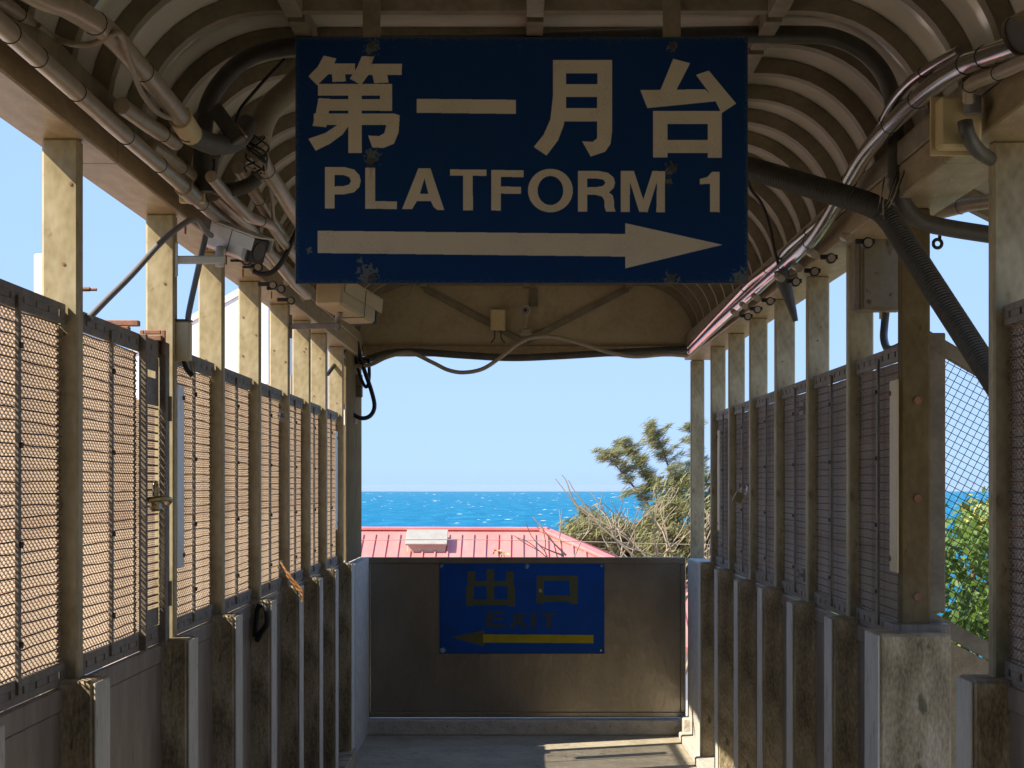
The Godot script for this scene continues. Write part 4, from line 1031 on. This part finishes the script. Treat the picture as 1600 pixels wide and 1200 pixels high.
func build_stair_side():
	# side panel of the stair that leaves through the opening on the right
	var o = thing("stair_balustrade", "sloping wire mesh balustrade of the stair beyond the right opening", "balustrade", Vector3(1.14, 1.2, -5.80))
	var slope = 0.53
	var bot = func(x): return -0.005 - slope * x
	var top = func(x): return 0.785 - slope * x * 1.1
	put("end_stile", box_mesh(Vector3(-0.02, -0.02, -0.02), Vector3(0.062, 0.77, 0.02), 0.003), M.rib, o)
	for e in [[bot, 0.05, "bottom_rail"], [top, 0.045, "top_rail"]]:
		var f = e[0]
		var st := start()
		prism(st, [Vector2(-0.02, f.call(-0.02)), Vector2(1.2, f.call(1.2)), Vector2(1.2, f.call(1.2) - e[1]), Vector2(-0.02, f.call(-0.02) - e[1])], -0.022, 0.022)
		put(e[2], st.commit(), M.rib, o)
	var kick := start()
	prism(kick, [Vector2(-0.02, bot.call(-0.02) - 0.056), Vector2(1.2, bot.call(1.2) - 0.056), Vector2(1.2, bot.call(1.2) - 1.45), Vector2(-0.02, bot.call(-0.02) - 1.45)], -0.01, 0.01)
	put("stringer", kick.commit(), M.beam, o)
	# square wire grid laid along the slope
	var dir = Vector2(1, -slope).normalized()
	var up = Vector2(slope, 1).normalized()
	var x0 = 0.06
	var x1 = 0.62
	for k in 42:
		var b = k * 0.0195
		var p0 = Vector2(x0, bot.call(x0) + b * 1.1)
		if b * 1.1 > top.call(x0) - bot.call(x0) - 0.05: continue
		var p1 = p0 + dir * ((x1 - x0) / dir.x)
		put("wire", tube_mesh([Vector3(p0.x, p0.y, 0.001), Vector3(p1.x, p1.y, 0.001)], 0.0011, 5), M.rod, o)
	for k in range(-20, 28):
		var s = Vector2(x0, bot.call(x0)) + dir * (k * 0.0205)
		var t0 = max(0.0, (x0 - s.x) / up.x)
		var t1 = (x1 - s.x) / up.x
		# stop under the top rail
		var lim = 0.0
		while lim < 1.2 and (s + up * lim).y < top.call((s + up * lim).x) - 0.04: lim += 0.01
		t1 = min(t1, lim)
		if t1 <= t0: continue
		var p0 = s + up * t0
		var p1 = s + up * t1
		put("wire", tube_mesh([Vector3(p0.x, p0.y, -0.001), Vector3(p1.x, p1.y, -0.001)], 0.0011, 5), M.rod, o)

func build_stair_cover():
	var o = thing("stair_canopy", "flat sloping canopy over the stair beyond the right opening", "canopy", Vector3(1.2, 2.46, -5.2))
	var st := start()
	prism(st, [Vector2(0, 0), Vector2(3.2, -1.6), Vector2(3.2, -1.56), Vector2(0, 0.04)], -0.85, 0.85)
	put("sheet", st.commit(), M.roof, o)
	for z in [-0.78, 0.78]:
		st = start()
		prism(st, [Vector2(0, -0.06), Vector2(3.2, -1.66), Vector2(3.2, -1.602), Vector2(0, -0.002)], z - 0.03, z + 0.03)
		put("edge_beam", st.commit(), M.rib, o)
	var steps = thing("stair_flight", "concrete stair flight going down to the right", "stair", Vector3(1.3, 0.0, -5.2))
	for k in 10:
		put("step", box_mesh(Vector3(k * 0.28, -0.16 * (k + 1) - 0.15, -0.55), Vector3((k + 1) * 0.28, -0.16 * (k + 1), 0.55), 0.006), M.pale_concrete, steps)

# ------------------------------------------------------------------ outside
func leaf_cloud(st, c, rad, n, size, drift = Vector3.ZERO, thin = 1.0):
	for k in n:
		var v = Vector3(rng.randfn(), rng.randfn(), rng.randfn()) * 0.5
		if v.length() > 1.0: v = v.normalized() * rng.randf()
		var p = c + v * rad
		var d = (Vector3(rng.randf_range(-1, 1), rng.randf_range(-1, 1), rng.randf_range(-1, 1)) + drift).normalized()
		var q = d.cross(Vector3(rng.randf_range(-1, 1), rng.randf_range(-1, 1), rng.randf_range(-1, 1))).normalized()
		var s = size * rng.randf_range(0.6, 1.3)
		var a = p - d * s
		var b = p + d * s
		var w = q * s * 0.5 * thin
		var n_ = d.cross(q).normalized()
		tri(st, a, p + w, b, n_)
		tri(st, a, b, p - w, n_)

func limb(st, pts, r0, r1, sides = 7):
	var path = smooth_path(pts, 4)
	var total = 0.0
	for i in range(1, path.size()): total += path[i].distance_to(path[i - 1])
	tube(st, path, func(s): return lerp(r0, r1, clamp(s / total, 0.0, 1.0)), sides)

func build_outside():
	# terrain, sea
	var st := start()
	var prof = [[60.0, -6.5], [-20.0, -6.5], [-90.0, -7.0], [-160.0, -14.0], [-260.0, -28.0], [-420.0, -31.0]]
	for i in prof.size() - 1:
		var a = prof[i]
		var b = prof[i + 1]
		var n = Vector3(0, a[0] - b[0], b[1] - a[1]).normalized()
		n = Vector3(0, abs(n.y), n.z if n.y > 0 else -n.z)
		quad(st, Vector3(-900, a[1], a[0]), Vector3(900, a[1], a[0]), Vector3(900, b[1], b[0]), Vector3(-900, b[1], b[0]), n)
	setting(put("ground", st.commit(), M.ground))
	st = start()
	var rows = [230.0, 500.0, 1000.0, 1800.0, 2800.0, 4000.0, 5500.0, 7500.0, 10000.0, 13000.0, 16000.0, 19000.0, 22000.0, 26000.0]
	for i in rows.size() - 1:
		var y0 = -29.0 - rows[i] * rows[i] / 12742000.0
		var y1 = -29.0 - rows[i + 1] * rows[i + 1] / 12742000.0
		quad(st, Vector3(-30000, y0, -rows[i]), Vector3(30000, y0, -rows[i]), Vector3(30000, y1, -rows[i + 1]), Vector3(-30000, y1, -rows[i + 1]), Vector3.UP)
	setting(put("sea", st.commit(), M.sea))
	# whitecaps
	rng.seed = 4242
	st = start()
	for k in 9:
		var a0 = TAU * k / 9
		var a1 = TAU * (k + 1) / 9
		tri(st, Vector3(0, 1, 0), Vector3(cos(a0), 0, sin(a0)), Vector3(cos(a1), 0, sin(a1)), Vector3(cos((a0 + a1) / 2), 0.8, sin((a0 + a1) / 2)).normalized())
	var foam: Mesh = st.commit()
	var mm := MultiMesh.new()
	mm.transform_format = MultiMesh.TRANSFORM_3D
	mm.mesh = foam
	mm.instance_count = 1700
	for k in 1700:
		var d = 800.0 * pow(12.0, pow(rng.randf(), 1.1))
		var x = d * rng.randf_range(-0.16, 0.36)
		var big = pow(rng.randf(), 3.0)
		var w = (0.45 + 2.6 * big) * pow(d / 1500.0, 0.7)
		var hgt = (0.05 + 0.30 * big) * pow(d / 1500.0, 0.5)
		mm.set_instance_transform(k, Transform3D(Basis(Vector3.UP, rng.randf_range(-0.2, 0.2)) * Basis.from_scale(Vector3(w, hgt, w * 0.6)), Vector3(x, -29.0 - d * d / 12742000.0, -d)))
	var mi := MultiMeshInstance3D.new()
	mi.name = "whitecaps"
	mi.multimesh = mm
	mi.material_override = M.foam
	add_child(mi)
	tag(mi, "white wave crests scattered over the blue sea", "waves")
	stuff(mi)
	build_pink_house()
	build_white_houses()
	build_trees()
	var pc = thing("pink_canopy", "pink roofed platform canopy beside the footbridge, behind the left mesh", "canopy", Vector3(-5.0, -2.6, -15))
	var cs := start()
	prism(cs, [Vector2(0, 0), Vector2(-3.2, 0.9), Vector2(-6.4, 0), Vector2(-6.4, -0.08), Vector2(-3.2, 0.82), Vector2(0, -0.08)], -9.0, 11.0)
	put("roof", cs.commit(), M.pink, pc)
	for k in 5:
		put("post", box_mesh(Vector3(-3.3, -5.5, -0.1), Vector3(-3.1, 0.8, 0.1), 0.01), M.post, pc, Vector3(0, 0, -8.0 + k * 4.4))

func build_pink_house():
	var o = thing("pink_roofed_house", "low house with a pink standing seam hip roof before the sea", "house", Vector3(0, -6.5, -55))
	# hip roof: ridge at z = 0 (d 55.5), eaves nearer the camera
	var R0 = Vector3(-9.0, 6.86, -0.5)
	var R1 = Vector3(0.62, 6.84, -0.5)
	var E0 = Vector3(-12.0, 4.2, 6.5)
	var E1 = Vector3(6.85, 4.2, 6.5)
	var F0 = Vector3(-12.0, 4.2, -7.5)
	var F1 = Vector3(6.85, 4.2, -7.5)
	var th = Vector3(0, -0.12, 0)
	var st := start()
	var facets = [[R0, R1, E1, E0], [R1, F1, E1], [R0, E0, F0], [R0, F0, F1, R1]]
	for f in facets:
		var n = (f[1] - f[0]).cross(f[2] - f[0]).normalized()
		if n.y < 0: n = -n
		for q in [[Vector3.ZERO, 1.0], [th, -1.0]]:
			tri(st, f[0] + q[0], f[1] + q[0], f[2] + q[0], n * q[1])
			if f.size() == 4: tri(st, f[0] + q[0], f[2] + q[0], f[3] + q[0], n * q[1])
	for e in [[E0, E1], [E1, F1], [F1, F0], [F0, E0]]:
		quad(st, e[0], e[1], e[1] + th, e[0] + th)
	var roof = put("roof", st.commit(), M.pink, o)
	var fn = (R1 - R0).cross(E1 - R0).normalized()
	if fn.y < 0: fn = -fn
	var down = (E0 - R0)
	down.x = 0
	down = down.normalized()
	var run = 7.49
	for k in 57:
		var x = -11.8 + k * 0.33
		var len_ = run
		var top_off = 0.42
		if x > R1.x: top_off = max(0.42, (x - R1.x) / (E1.x - R1.x) * run + 0.12)
		if x < R0.x: top_off = max(0.42, (R0.x - x) / (R0.x - E0.x) * run + 0.12)
		if top_off > run - 0.3: continue
		var a = Vector3(x, R0.y, R0.z) + down * top_off
		var sst := start()
		cbox(sst, Vector3(-0.022, 0.0, 0.0), Vector3(0.022, 0.038, run - top_off), 0.006, Transform3D(Basis(Vector3.RIGHT, down.cross(Vector3.RIGHT), down), a))
		put("seam", sst.commit(), M.pink, roof)
	for e in [[R0, R1], [R1, E1], [R1, F1]]:
		var d = (e[1] - e[0])
		var cs := start()
		var zz = d.normalized()
		var xx = Vector3.UP.cross(zz).normalized()
		cbox(cs, Vector3(-0.19, -0.03, -0.05), Vector3(0.19, 0.06, d.length() + 0.05), 0.02, Transform3D(Basis(xx, zz.cross(xx), zz), e[0]))
		put("ridge_cap", cs.commit(), M.pink, roof)
	# skylight hatch
	var ht = put("skylight", box_mesh(Vector3(-0.50, -0.25, -0.36), Vector3(0.50, 0.09, 0.40), 0.01), M.tan_wall, o, Vector3(-2.46, 6.40, 0.62))
	put("lid", box_mesh(Vector3(-0.55, 0.242, -0.50), Vector3(0.55, 0.30, 0.50), 0.01), M.hatch, ht, Vector3.ZERO, Basis(Vector3.RIGHT, 0.36))
	put("flashing", box_mesh(Vector3(-0.66, -0.06, -0.6), Vector3(0.66, -0.005, 0.75), 0.01), M.hatch, ht, Vector3.ZERO, Basis(Vector3.RIGHT, 0.36))
	put("wall", box_mesh(Vector3(-11.5, 0, -7.0), Vector3(4.8, 4.19, 6.0), 0.02), M.white_wall, o)
	for k in 4:
		var w = put("window", box_mesh(Vector3(-0.7, 0, -0.02), Vector3(0.7, 1.3, 0.02), 0.005), M.window, o, Vector3(-9.0 + k * 3.6, 1.4, 6.02))
		put("frame", box_mesh(Vector3(-0.76, -0.08, -0.015), Vector3(0.76, -0.005, 0.06), 0.005), M.white_wall, w)

func build_white_houses():
	# white house with a pitched gable left of the walkway
	var o = thing("white_house", "white gabled house with a tan lean-to left of the footbridge", "house", Vector3(-4.25, -6.5, -22))
	var st := start()
	# gable wall facing the camera; roofline rising to the right
	prism(st, [Vector2(-4.5, 0), Vector2(1.55, 0), Vector2(1.55, 10.25), Vector2(-4.5, 6.86)], -9.0, 0.0)
	put("wall", st.commit(), M.white_wall, o)
	var rf := start()
	prism(rf, [Vector2(-4.6, 6.81), Vector2(1.6, 10.283), Vector2(1.6, 10.36), Vector2(-4.6, 6.89)], -9.05, 0.012)
	put("roof", rf.commit(), M.white_wall, o)
	for k in 2:
		var w = put("window", box_mesh(Vector3(-0.6, 0, 0.001), Vector3(0.6, 1.2, 0.03), 0.005), M.window, o, Vector3(-3.2 + k * 2.0, 4.0, 0.0))
		put("frame", box_mesh(Vector3(-0.66, -0.09, 0.002), Vector3(0.66, -0.002, 0.08), 0.005), M.tan_wall, w)
	var lt := start()
	prism(lt, [Vector2(0.3, 0), Vector2(1.95, 0), Vector2(1.95, 9.15), Vector2(0.3, 8.55)], 0.05, 1.4)
	put("lean_to", lt.commit(), M.tan_wall, o)
	put("lean_to_window", box_mesh(Vector3(1.3, 7.2, 1.401), Vector3(1.8, 8.5, 1.43), 0.005), M.window, o)
	# nearer white parapet block, far left
	var p = thing("white_block", "low white rooftop block with a thin post at the far left", "building", Vector3(-3.1, -6.5, -12))
	put("wall", box_mesh(Vector3(-3.2, 0, -3.0), Vector3(0.05, 9.23, 0.0), 0.02), M.white_wall, p)
	put("end_pier", box_mesh(Vector3(0.055, 0, -0.6), Vector3(0.20, 9.18, -0.1), 0.02), M.tan_wall, p)
	put("post", box_mesh(Vector3(0.205, 0, -0.5), Vector3(0.42, 9.42, -0.2), 0.01), M.white_wall, p)
	# rusty bracket and pipe stubs fixed outside the left wall
	var b = thing("rusty_bracket", "rusty slotted bracket behind the mesh rail on the left", "bracket", Vector3(-1.031, 1.953, -5.720))
	st = start()
	cbox(st, Vector3(-0.075, -0.012, -0.03), Vector3(0.035, 0.004, 0.03), 0.002)
	cbox(st, Vector3(-0.03, -0.05, -0.006), Vector3(-0.018, 0.02, 0.006), 0.002)
	cbox(st, Vector3(0.03, -0.05, -0.006), Vector3(0.042, 0.02, 0.006), 0.002)
	cbox(st, Vector3(-0.0175, 0.008, -0.006), Vector3(0.0295, 0.02, 0.006), 0.002)
	put("plate", st.commit(), M.rust, b)
	var b2 = thing("rusty_bracket", "rusty notched bracket end outside the left mesh rail", "bracket", Vector3(-1.136, 2.006, -5.900))
	st = start()
	cbox(st, Vector3(-0.06, -0.008, -0.02), Vector3(0.04, 0.008, 0.02), 0.002)
	cbox(st, Vector3(-0.06, -0.04, -0.02), Vector3(0.012, -0.009, 0.02), 0.002)
	cbox(st, Vector3(-0.06, -0.06, -0.02), Vector3(0.04, -0.041, 0.02), 0.002)
	put("plate", st.commit(), M.rust, b2)
	var s2 = thing("pipe_stub", "rusty pipe stub poking out past the second left post", "pipe", Vector3(-0.996, 1.986, -4.660))
	put("pipe", tube_mesh([Vector3(-0.04, 0, 0), Vector3(0.018, 0, 0)], 0.0055, 10), M.rust, s2)
	put("tip", tube_mesh([Vector3(0.0182, -0.001, 0), Vector3(0.034, -0.001, 0)], 0.0035, 8), M.rust, s2)

func build_trees():
	rng.seed = 99
	# casuarina behind the end board, right
	var o = thing("casuarina_tree", "wind-bent casuarina tree rising right of the pink roof", "tree", Vector3(4.57, -10.71, -64))
	var tr := start()
	var base = Vector3.ZERO
	limb(tr, [base, Vector3(0.1, 3.0, 0), Vector3(0.0, 5.5, 0.2)], 0.22, 0.12)
	var limbs = [
		[[0, 5.0, 0.1], [-0.2, 7.2, 0.2], [-0.75, 8.1, 0.2], [-1.28, 8.7, 0.2]],
		[[0, 5.2, 0.1], [-0.1, 7.4, -0.2], [-0.45, 8.3, -0.2], [-0.86, 8.9, -0.2]],
		[[0, 5.0, 0.1], [0.25, 7.4, 0.3], [0.0, 8.5, 0.3], [-0.28, 9.25, 0.3]],
		[[0, 5.0, 0.1], [0.6, 7.4, -0.1], [0.62, 8.5, -0.1], [0.5, 9.25, -0.1]],
		[[0, 4.6, 0.1], [1.1, 6.8, 0.2], [1.5, 8.0, 0.2], [1.7, 8.9, 0.2]],
		[[0, 4.2, 0.1], [-0.7, 6.0, 0.5], [-1.2, 6.9, 0.6], [-1.7, 7.4, 0.7]],
		[[0, 4.0, 0.1], [1.2, 5.4, 0.5], [2.2, 6.2, 0.6], [3.0, 6.9, 0.7]]]
	var nd := start()
	var nd2 := start()
	for L in limbs:
		var pts = []
		for v in L: pts.append(Vector3(v[0], v[1], v[2]))
		limb(tr, pts, 0.06, 0.01)
		var path = smooth_path(pts, 6)
		for i in range(9, path.size()):
			var k = float(i) / path.size()
			for j in 3:
				if rng.randf() < 0.15: continue
				# a side twig trailing fine needles, combed by the wind
				var d = Vector3(rng.randf_range(-1.0, 1.0), rng.randf_range(-0.5, 0.8), rng.randf_range(-0.7, 0.7)).normalized()
				var tip = path[i] + d * rng.randf_range(0.18, 0.42) * (1.25 - 0.55 * k)
				limb(tr, [path[i], (path[i] + tip) * 0.5 + Vector3(0, 0.02, 0), tip], 0.008, 0.003, 4)
				var target = nd if rng.randf() < 0.62 else nd2
				for q in 5:
					leaf_cloud(target, path[i].lerp(tip, 0.25 + 0.19 * q) + Vector3(rng.randf_range(-0.05, 0.05), rng.randf_range(-0.05, 0.05), 0), Vector3(0.10, 0.075, 0.10), 15, 0.105, Vector3(1.5, 0.75, 0.0), 0.12)
	# denser lower crown, thinning out upwards into the limbs
	for k in 620:
		var c = Vector3(rng.randf_range(-2.0, 3.2), rng.randf_range(4.8, 8.5), rng.randf_range(-1.0, 1.2))
		var lim = 7.45 + 0.22 * sin(c.x * 2.6) - 0.45 * max(0.0, -c.x - 1.2) + rng.randf_range(-0.3, 0.15)
		if c.x > -0.5: lim += 0.75 * rng.randf()
		if c.y > lim: continue
		var thin = clamp((lim - c.y) * 1.3 + 0.25, 0.25, 1.0)
		leaf_cloud(nd if rng.randf() < 0.55 else nd2, c, Vector3(0.34, 0.30, 0.32), int(330 * thin), 0.105, Vector3(0.9, 0.9, 0), 0.27)
	put("trunk", tr.commit(), M.bark, o)
	put("crown", nd.commit(), M.needle, o)
	put("crown", nd2.commit(), M.needle, o)
	o.scale = Vector3.ONE * 1.524
	# bare tree in front of it
	var bt = thing("bare_tree", "leafless pale branched tree in front of the casuarina", "tree", Vector3(1.95, -6.0, -30))
	var bs := start()
	rng.seed = 31
	limb(bs, [Vector3(0.2, 0, 0), Vector3(0.2, 3.0, 0), Vector3(0.1, 4.1, 0)], 0.10, 0.06)
	for e in [[-0.7, 1.4, 0.2], [-0.2, 1.6, -0.2], [0.35, 1.55, 0.3], [0.85, 1.4, -0.1]]:
		branch(bs, Vector3(0.1, 4.2, 0), Vector3(e[0], e[1], e[2]), 0.042, 4)
	put("trunk", bs.commit(), M.pale_bark, bt)
	# bare twigs reaching left over the roof
	for e in [[Vector3(1.669, 0.509, -30.000), Vector3(1.106, 1.006, -30.000), Vector3(0.872, 1.193, -30.000), Vector3(0.684, 1.427, -30.000), Vector3(0.525, 1.634, -30.000)], [Vector3(1.153, 0.978, -30.000), Vector3(0.966, 1.240, -30.000), Vector3(0.806, 1.446, -30.000), Vector3(0.713, 1.615, -30.000)], [Vector3(0.872, 1.193, -30.000), Vector3(0.759, 1.381, -30.000), Vector3(0.684, 1.596, -30.000), Vector3(0.619, 1.690, -30.000)], [Vector3(1.387, 0.771, -30.000), Vector3(1.247, 1.099, -30.000), Vector3(1.181, 1.334, -30.000)], [Vector3(0.684, 0.509, -30.000), Vector3(0.469, 0.724, -30.000), Vector3(0.338, 0.903, -30.000), Vector3(0.281, 1.006, -30.000)], [Vector3(0.637, 0.509, -30.000), Vector3(0.356, 0.621, -30.000), Vector3(0.225, 0.724, -30.000)]]:
		var q = []
		for v in e: q.append(v - bt.position)
		var tw := start()
		limb(tw, q, 0.016, 0.005, 5)
		put("twig", tw.commit(), M.pale_bark, bt)

	# broadleaf tree beyond the stair
	rng.seed = 57
	var g = thing("leafy_tree", "bright green leafy tree seen through the stair mesh", "tree", Vector3(4.6, -6.5, -20.5))
	var gt := start()
	limb(gt, [Vector3.ZERO, Vector3(0.1, 3, 0), Vector3(0, 5, 0)], 0.16, 0.09)
	for e in [[-1.2, 7.0, 0.2], [1.0, 7.2, 0.1], [0.0, 7.4, -0.3], [-0.5, 6.6, 0.8]]:
		limb(gt, [Vector3(0, 4.6, 0), Vector3(e[0] * 0.5, 5.8, e[2] * 0.5), Vector3(e[0], e[1], e[2])], 0.07, 0.02)
	put("trunk", gt.commit(), M.bark, g)
	var gl := [start(), start(), start()]
	for k in 420:
		var c = Vector3(rng.randf_range(-1.9, 2.4), rng.randf_range(4.0, 8.2), rng.randf_range(-1.3, 1.3))
		var lim = 7.75 + 0.28 * c.x - 0.2 * c.x * c.x + rng.randf_range(-0.25, 0.2)
		if c.y > lim: continue
		var w = rng.randf()
		leaf_cloud(gl[0 if w < 0.5 else (1 if w < 0.92 else 2)], c, Vector3(0.36, 0.30, 0.36), 110, 0.062, Vector3.ZERO, 0.9)
	put("crown", gl[0].commit(), M.leaf, g)
	put("crown", gl[1].commit(), M.leaf, g)
	put("pale_leaves", gl[2].commit(), M.leaf_yellow, g)
	# power line
	conduit("power_line", "thin power line crossing in front of the pink roof", "wire", [Vector3(-4.860, 0.550, -36.000), Vector3(-1.260, 0.584, -36.000), Vector3(0.990, 0.550, -36.000), Vector3(2.115, 0.516, -36.000), Vector3(3.127, 0.494, -36.000), Vector3(7.740, 0.393, -36.000)], 0.008, M.cable, [], 5)
	# small sprig at the top of the board
	var sg = thing("weed_sprig", "small yellow-green sprig showing above the exit board", "plant", Vector3(-0.092, 0.945, -13.400))
	var ss := start()
	limb(ss, [Vector3(0, -0.6, 0), Vector3(-0.02, 0.0, 0), Vector3(-0.05, 0.16, 0)], 0.006, 0.002, 5)
	put("stem", ss.commit(), M.bark, sg)
	var sl := start()
	leaf_cloud(sl, Vector3(-0.04, 0.15, 0), Vector3(0.06, 0.03, 0.05), 16, 0.018, Vector3.ZERO, 0.7)
	put("leaves", sl.commit(), M.leaf_yellow, sg)

func branch(st, a, dir, r, depth):
	var d = dir.normalized()
	var L = (0.42 + 0.14 * depth) * rng.randf_range(0.75, 1.15)
	var mid = a + d * L * 0.5 + Vector3(rng.randf_range(-0.06, 0.06), rng.randf_range(-0.03, 0.06), rng.randf_range(-0.06, 0.06))
	var b = a + d * L + Vector3(0, 0.06, 0)
	limb(st, [a, mid, b], r, r * 0.68, 6)
	if depth <= 0: return
	var n = 2 if rng.randf() < 0.7 else 3
	for k in n:
		var nd = (d + Vector3(rng.randf_range(-1.15, 1.15), rng.randf_range(-0.25, 0.6), rng.randf_range(-0.8, 0.8))).normalized()
		branch(st, b, nd, r * 0.66, depth - 1)

func _ready():
	# ---------------------------------------------------------------- camera, sky, sun
	var cam := Camera3D.new()
	cam.name = "camera"
	add_child(cam)
	cam.position = Vector3(0, 1.54, 0)
	cam.keep_aspect = Camera3D.KEEP_HEIGHT
	cam.near = 0.1
	cam.far = 60000.0
	cam.projection = Camera3D.PROJECTION_FRUSTUM
	cam.size = 0.1 * 1200.0 / 3200.0
	cam.frustum_offset = Vector2(-12.0, 158.0) * (0.1 / 3200.0)
	cam.current = true
	var env := Environment.new()
	env.background_mode = Environment.BG_SKY
	var sky := Sky.new()
	var sm := ProceduralSkyMaterial.new()
	sm.sky_top_color = Color(0.52, 0.67, 0.90)
	sm.sky_horizon_color = Color(0.625, 0.742, 0.885)
	sm.sky_curve = 0.14
	sm.ground_bottom_color = Color(0.35, 0.36, 0.33)
	sm.ground_horizon_color = Color(0.625, 0.742, 0.885)
	sm.sun_angle_max = 0.0
	sky.sky_material = sm
	env.sky = sky
	env.background_energy_multiplier = 0.70
	env.tonemap_mode = Environment.TONE_MAPPER_LINEAR
	env.tonemap_exposure = 2.25
	env.fog_enabled = true
	env.fog_density = 0.000012
	env.fog_light_color = Color(0.80, 0.88, 0.96)
	env.sdfgi_enabled = true
	env.ssao_enabled = true
	env.ssil_enabled = true
	var we := WorldEnvironment.new()
	we.name = "world"
	we.environment = env
	add_child(we)
	var sun := DirectionalLight3D.new()
	sun.name = "sun"
	add_child(sun)
	sun.light_energy = 1.55
	sun.light_color = Color(1.0, 0.945, 0.85)
	sun.light_angular_distance = 0.5
	sun.shadow_enabled = true
	sun.look_at_from_position(Vector3.ZERO, Vector3(1.0, -1.0, -0.42), Vector3.UP)
	rng.seed = 1234
	make_materials()
	build_walkway()
	build_gate()
	build_end()
	build_platform_sign()
	build_left_services()
	build_right_services()
	build_stair_side()
	build_stair_cover()
	build_outside()
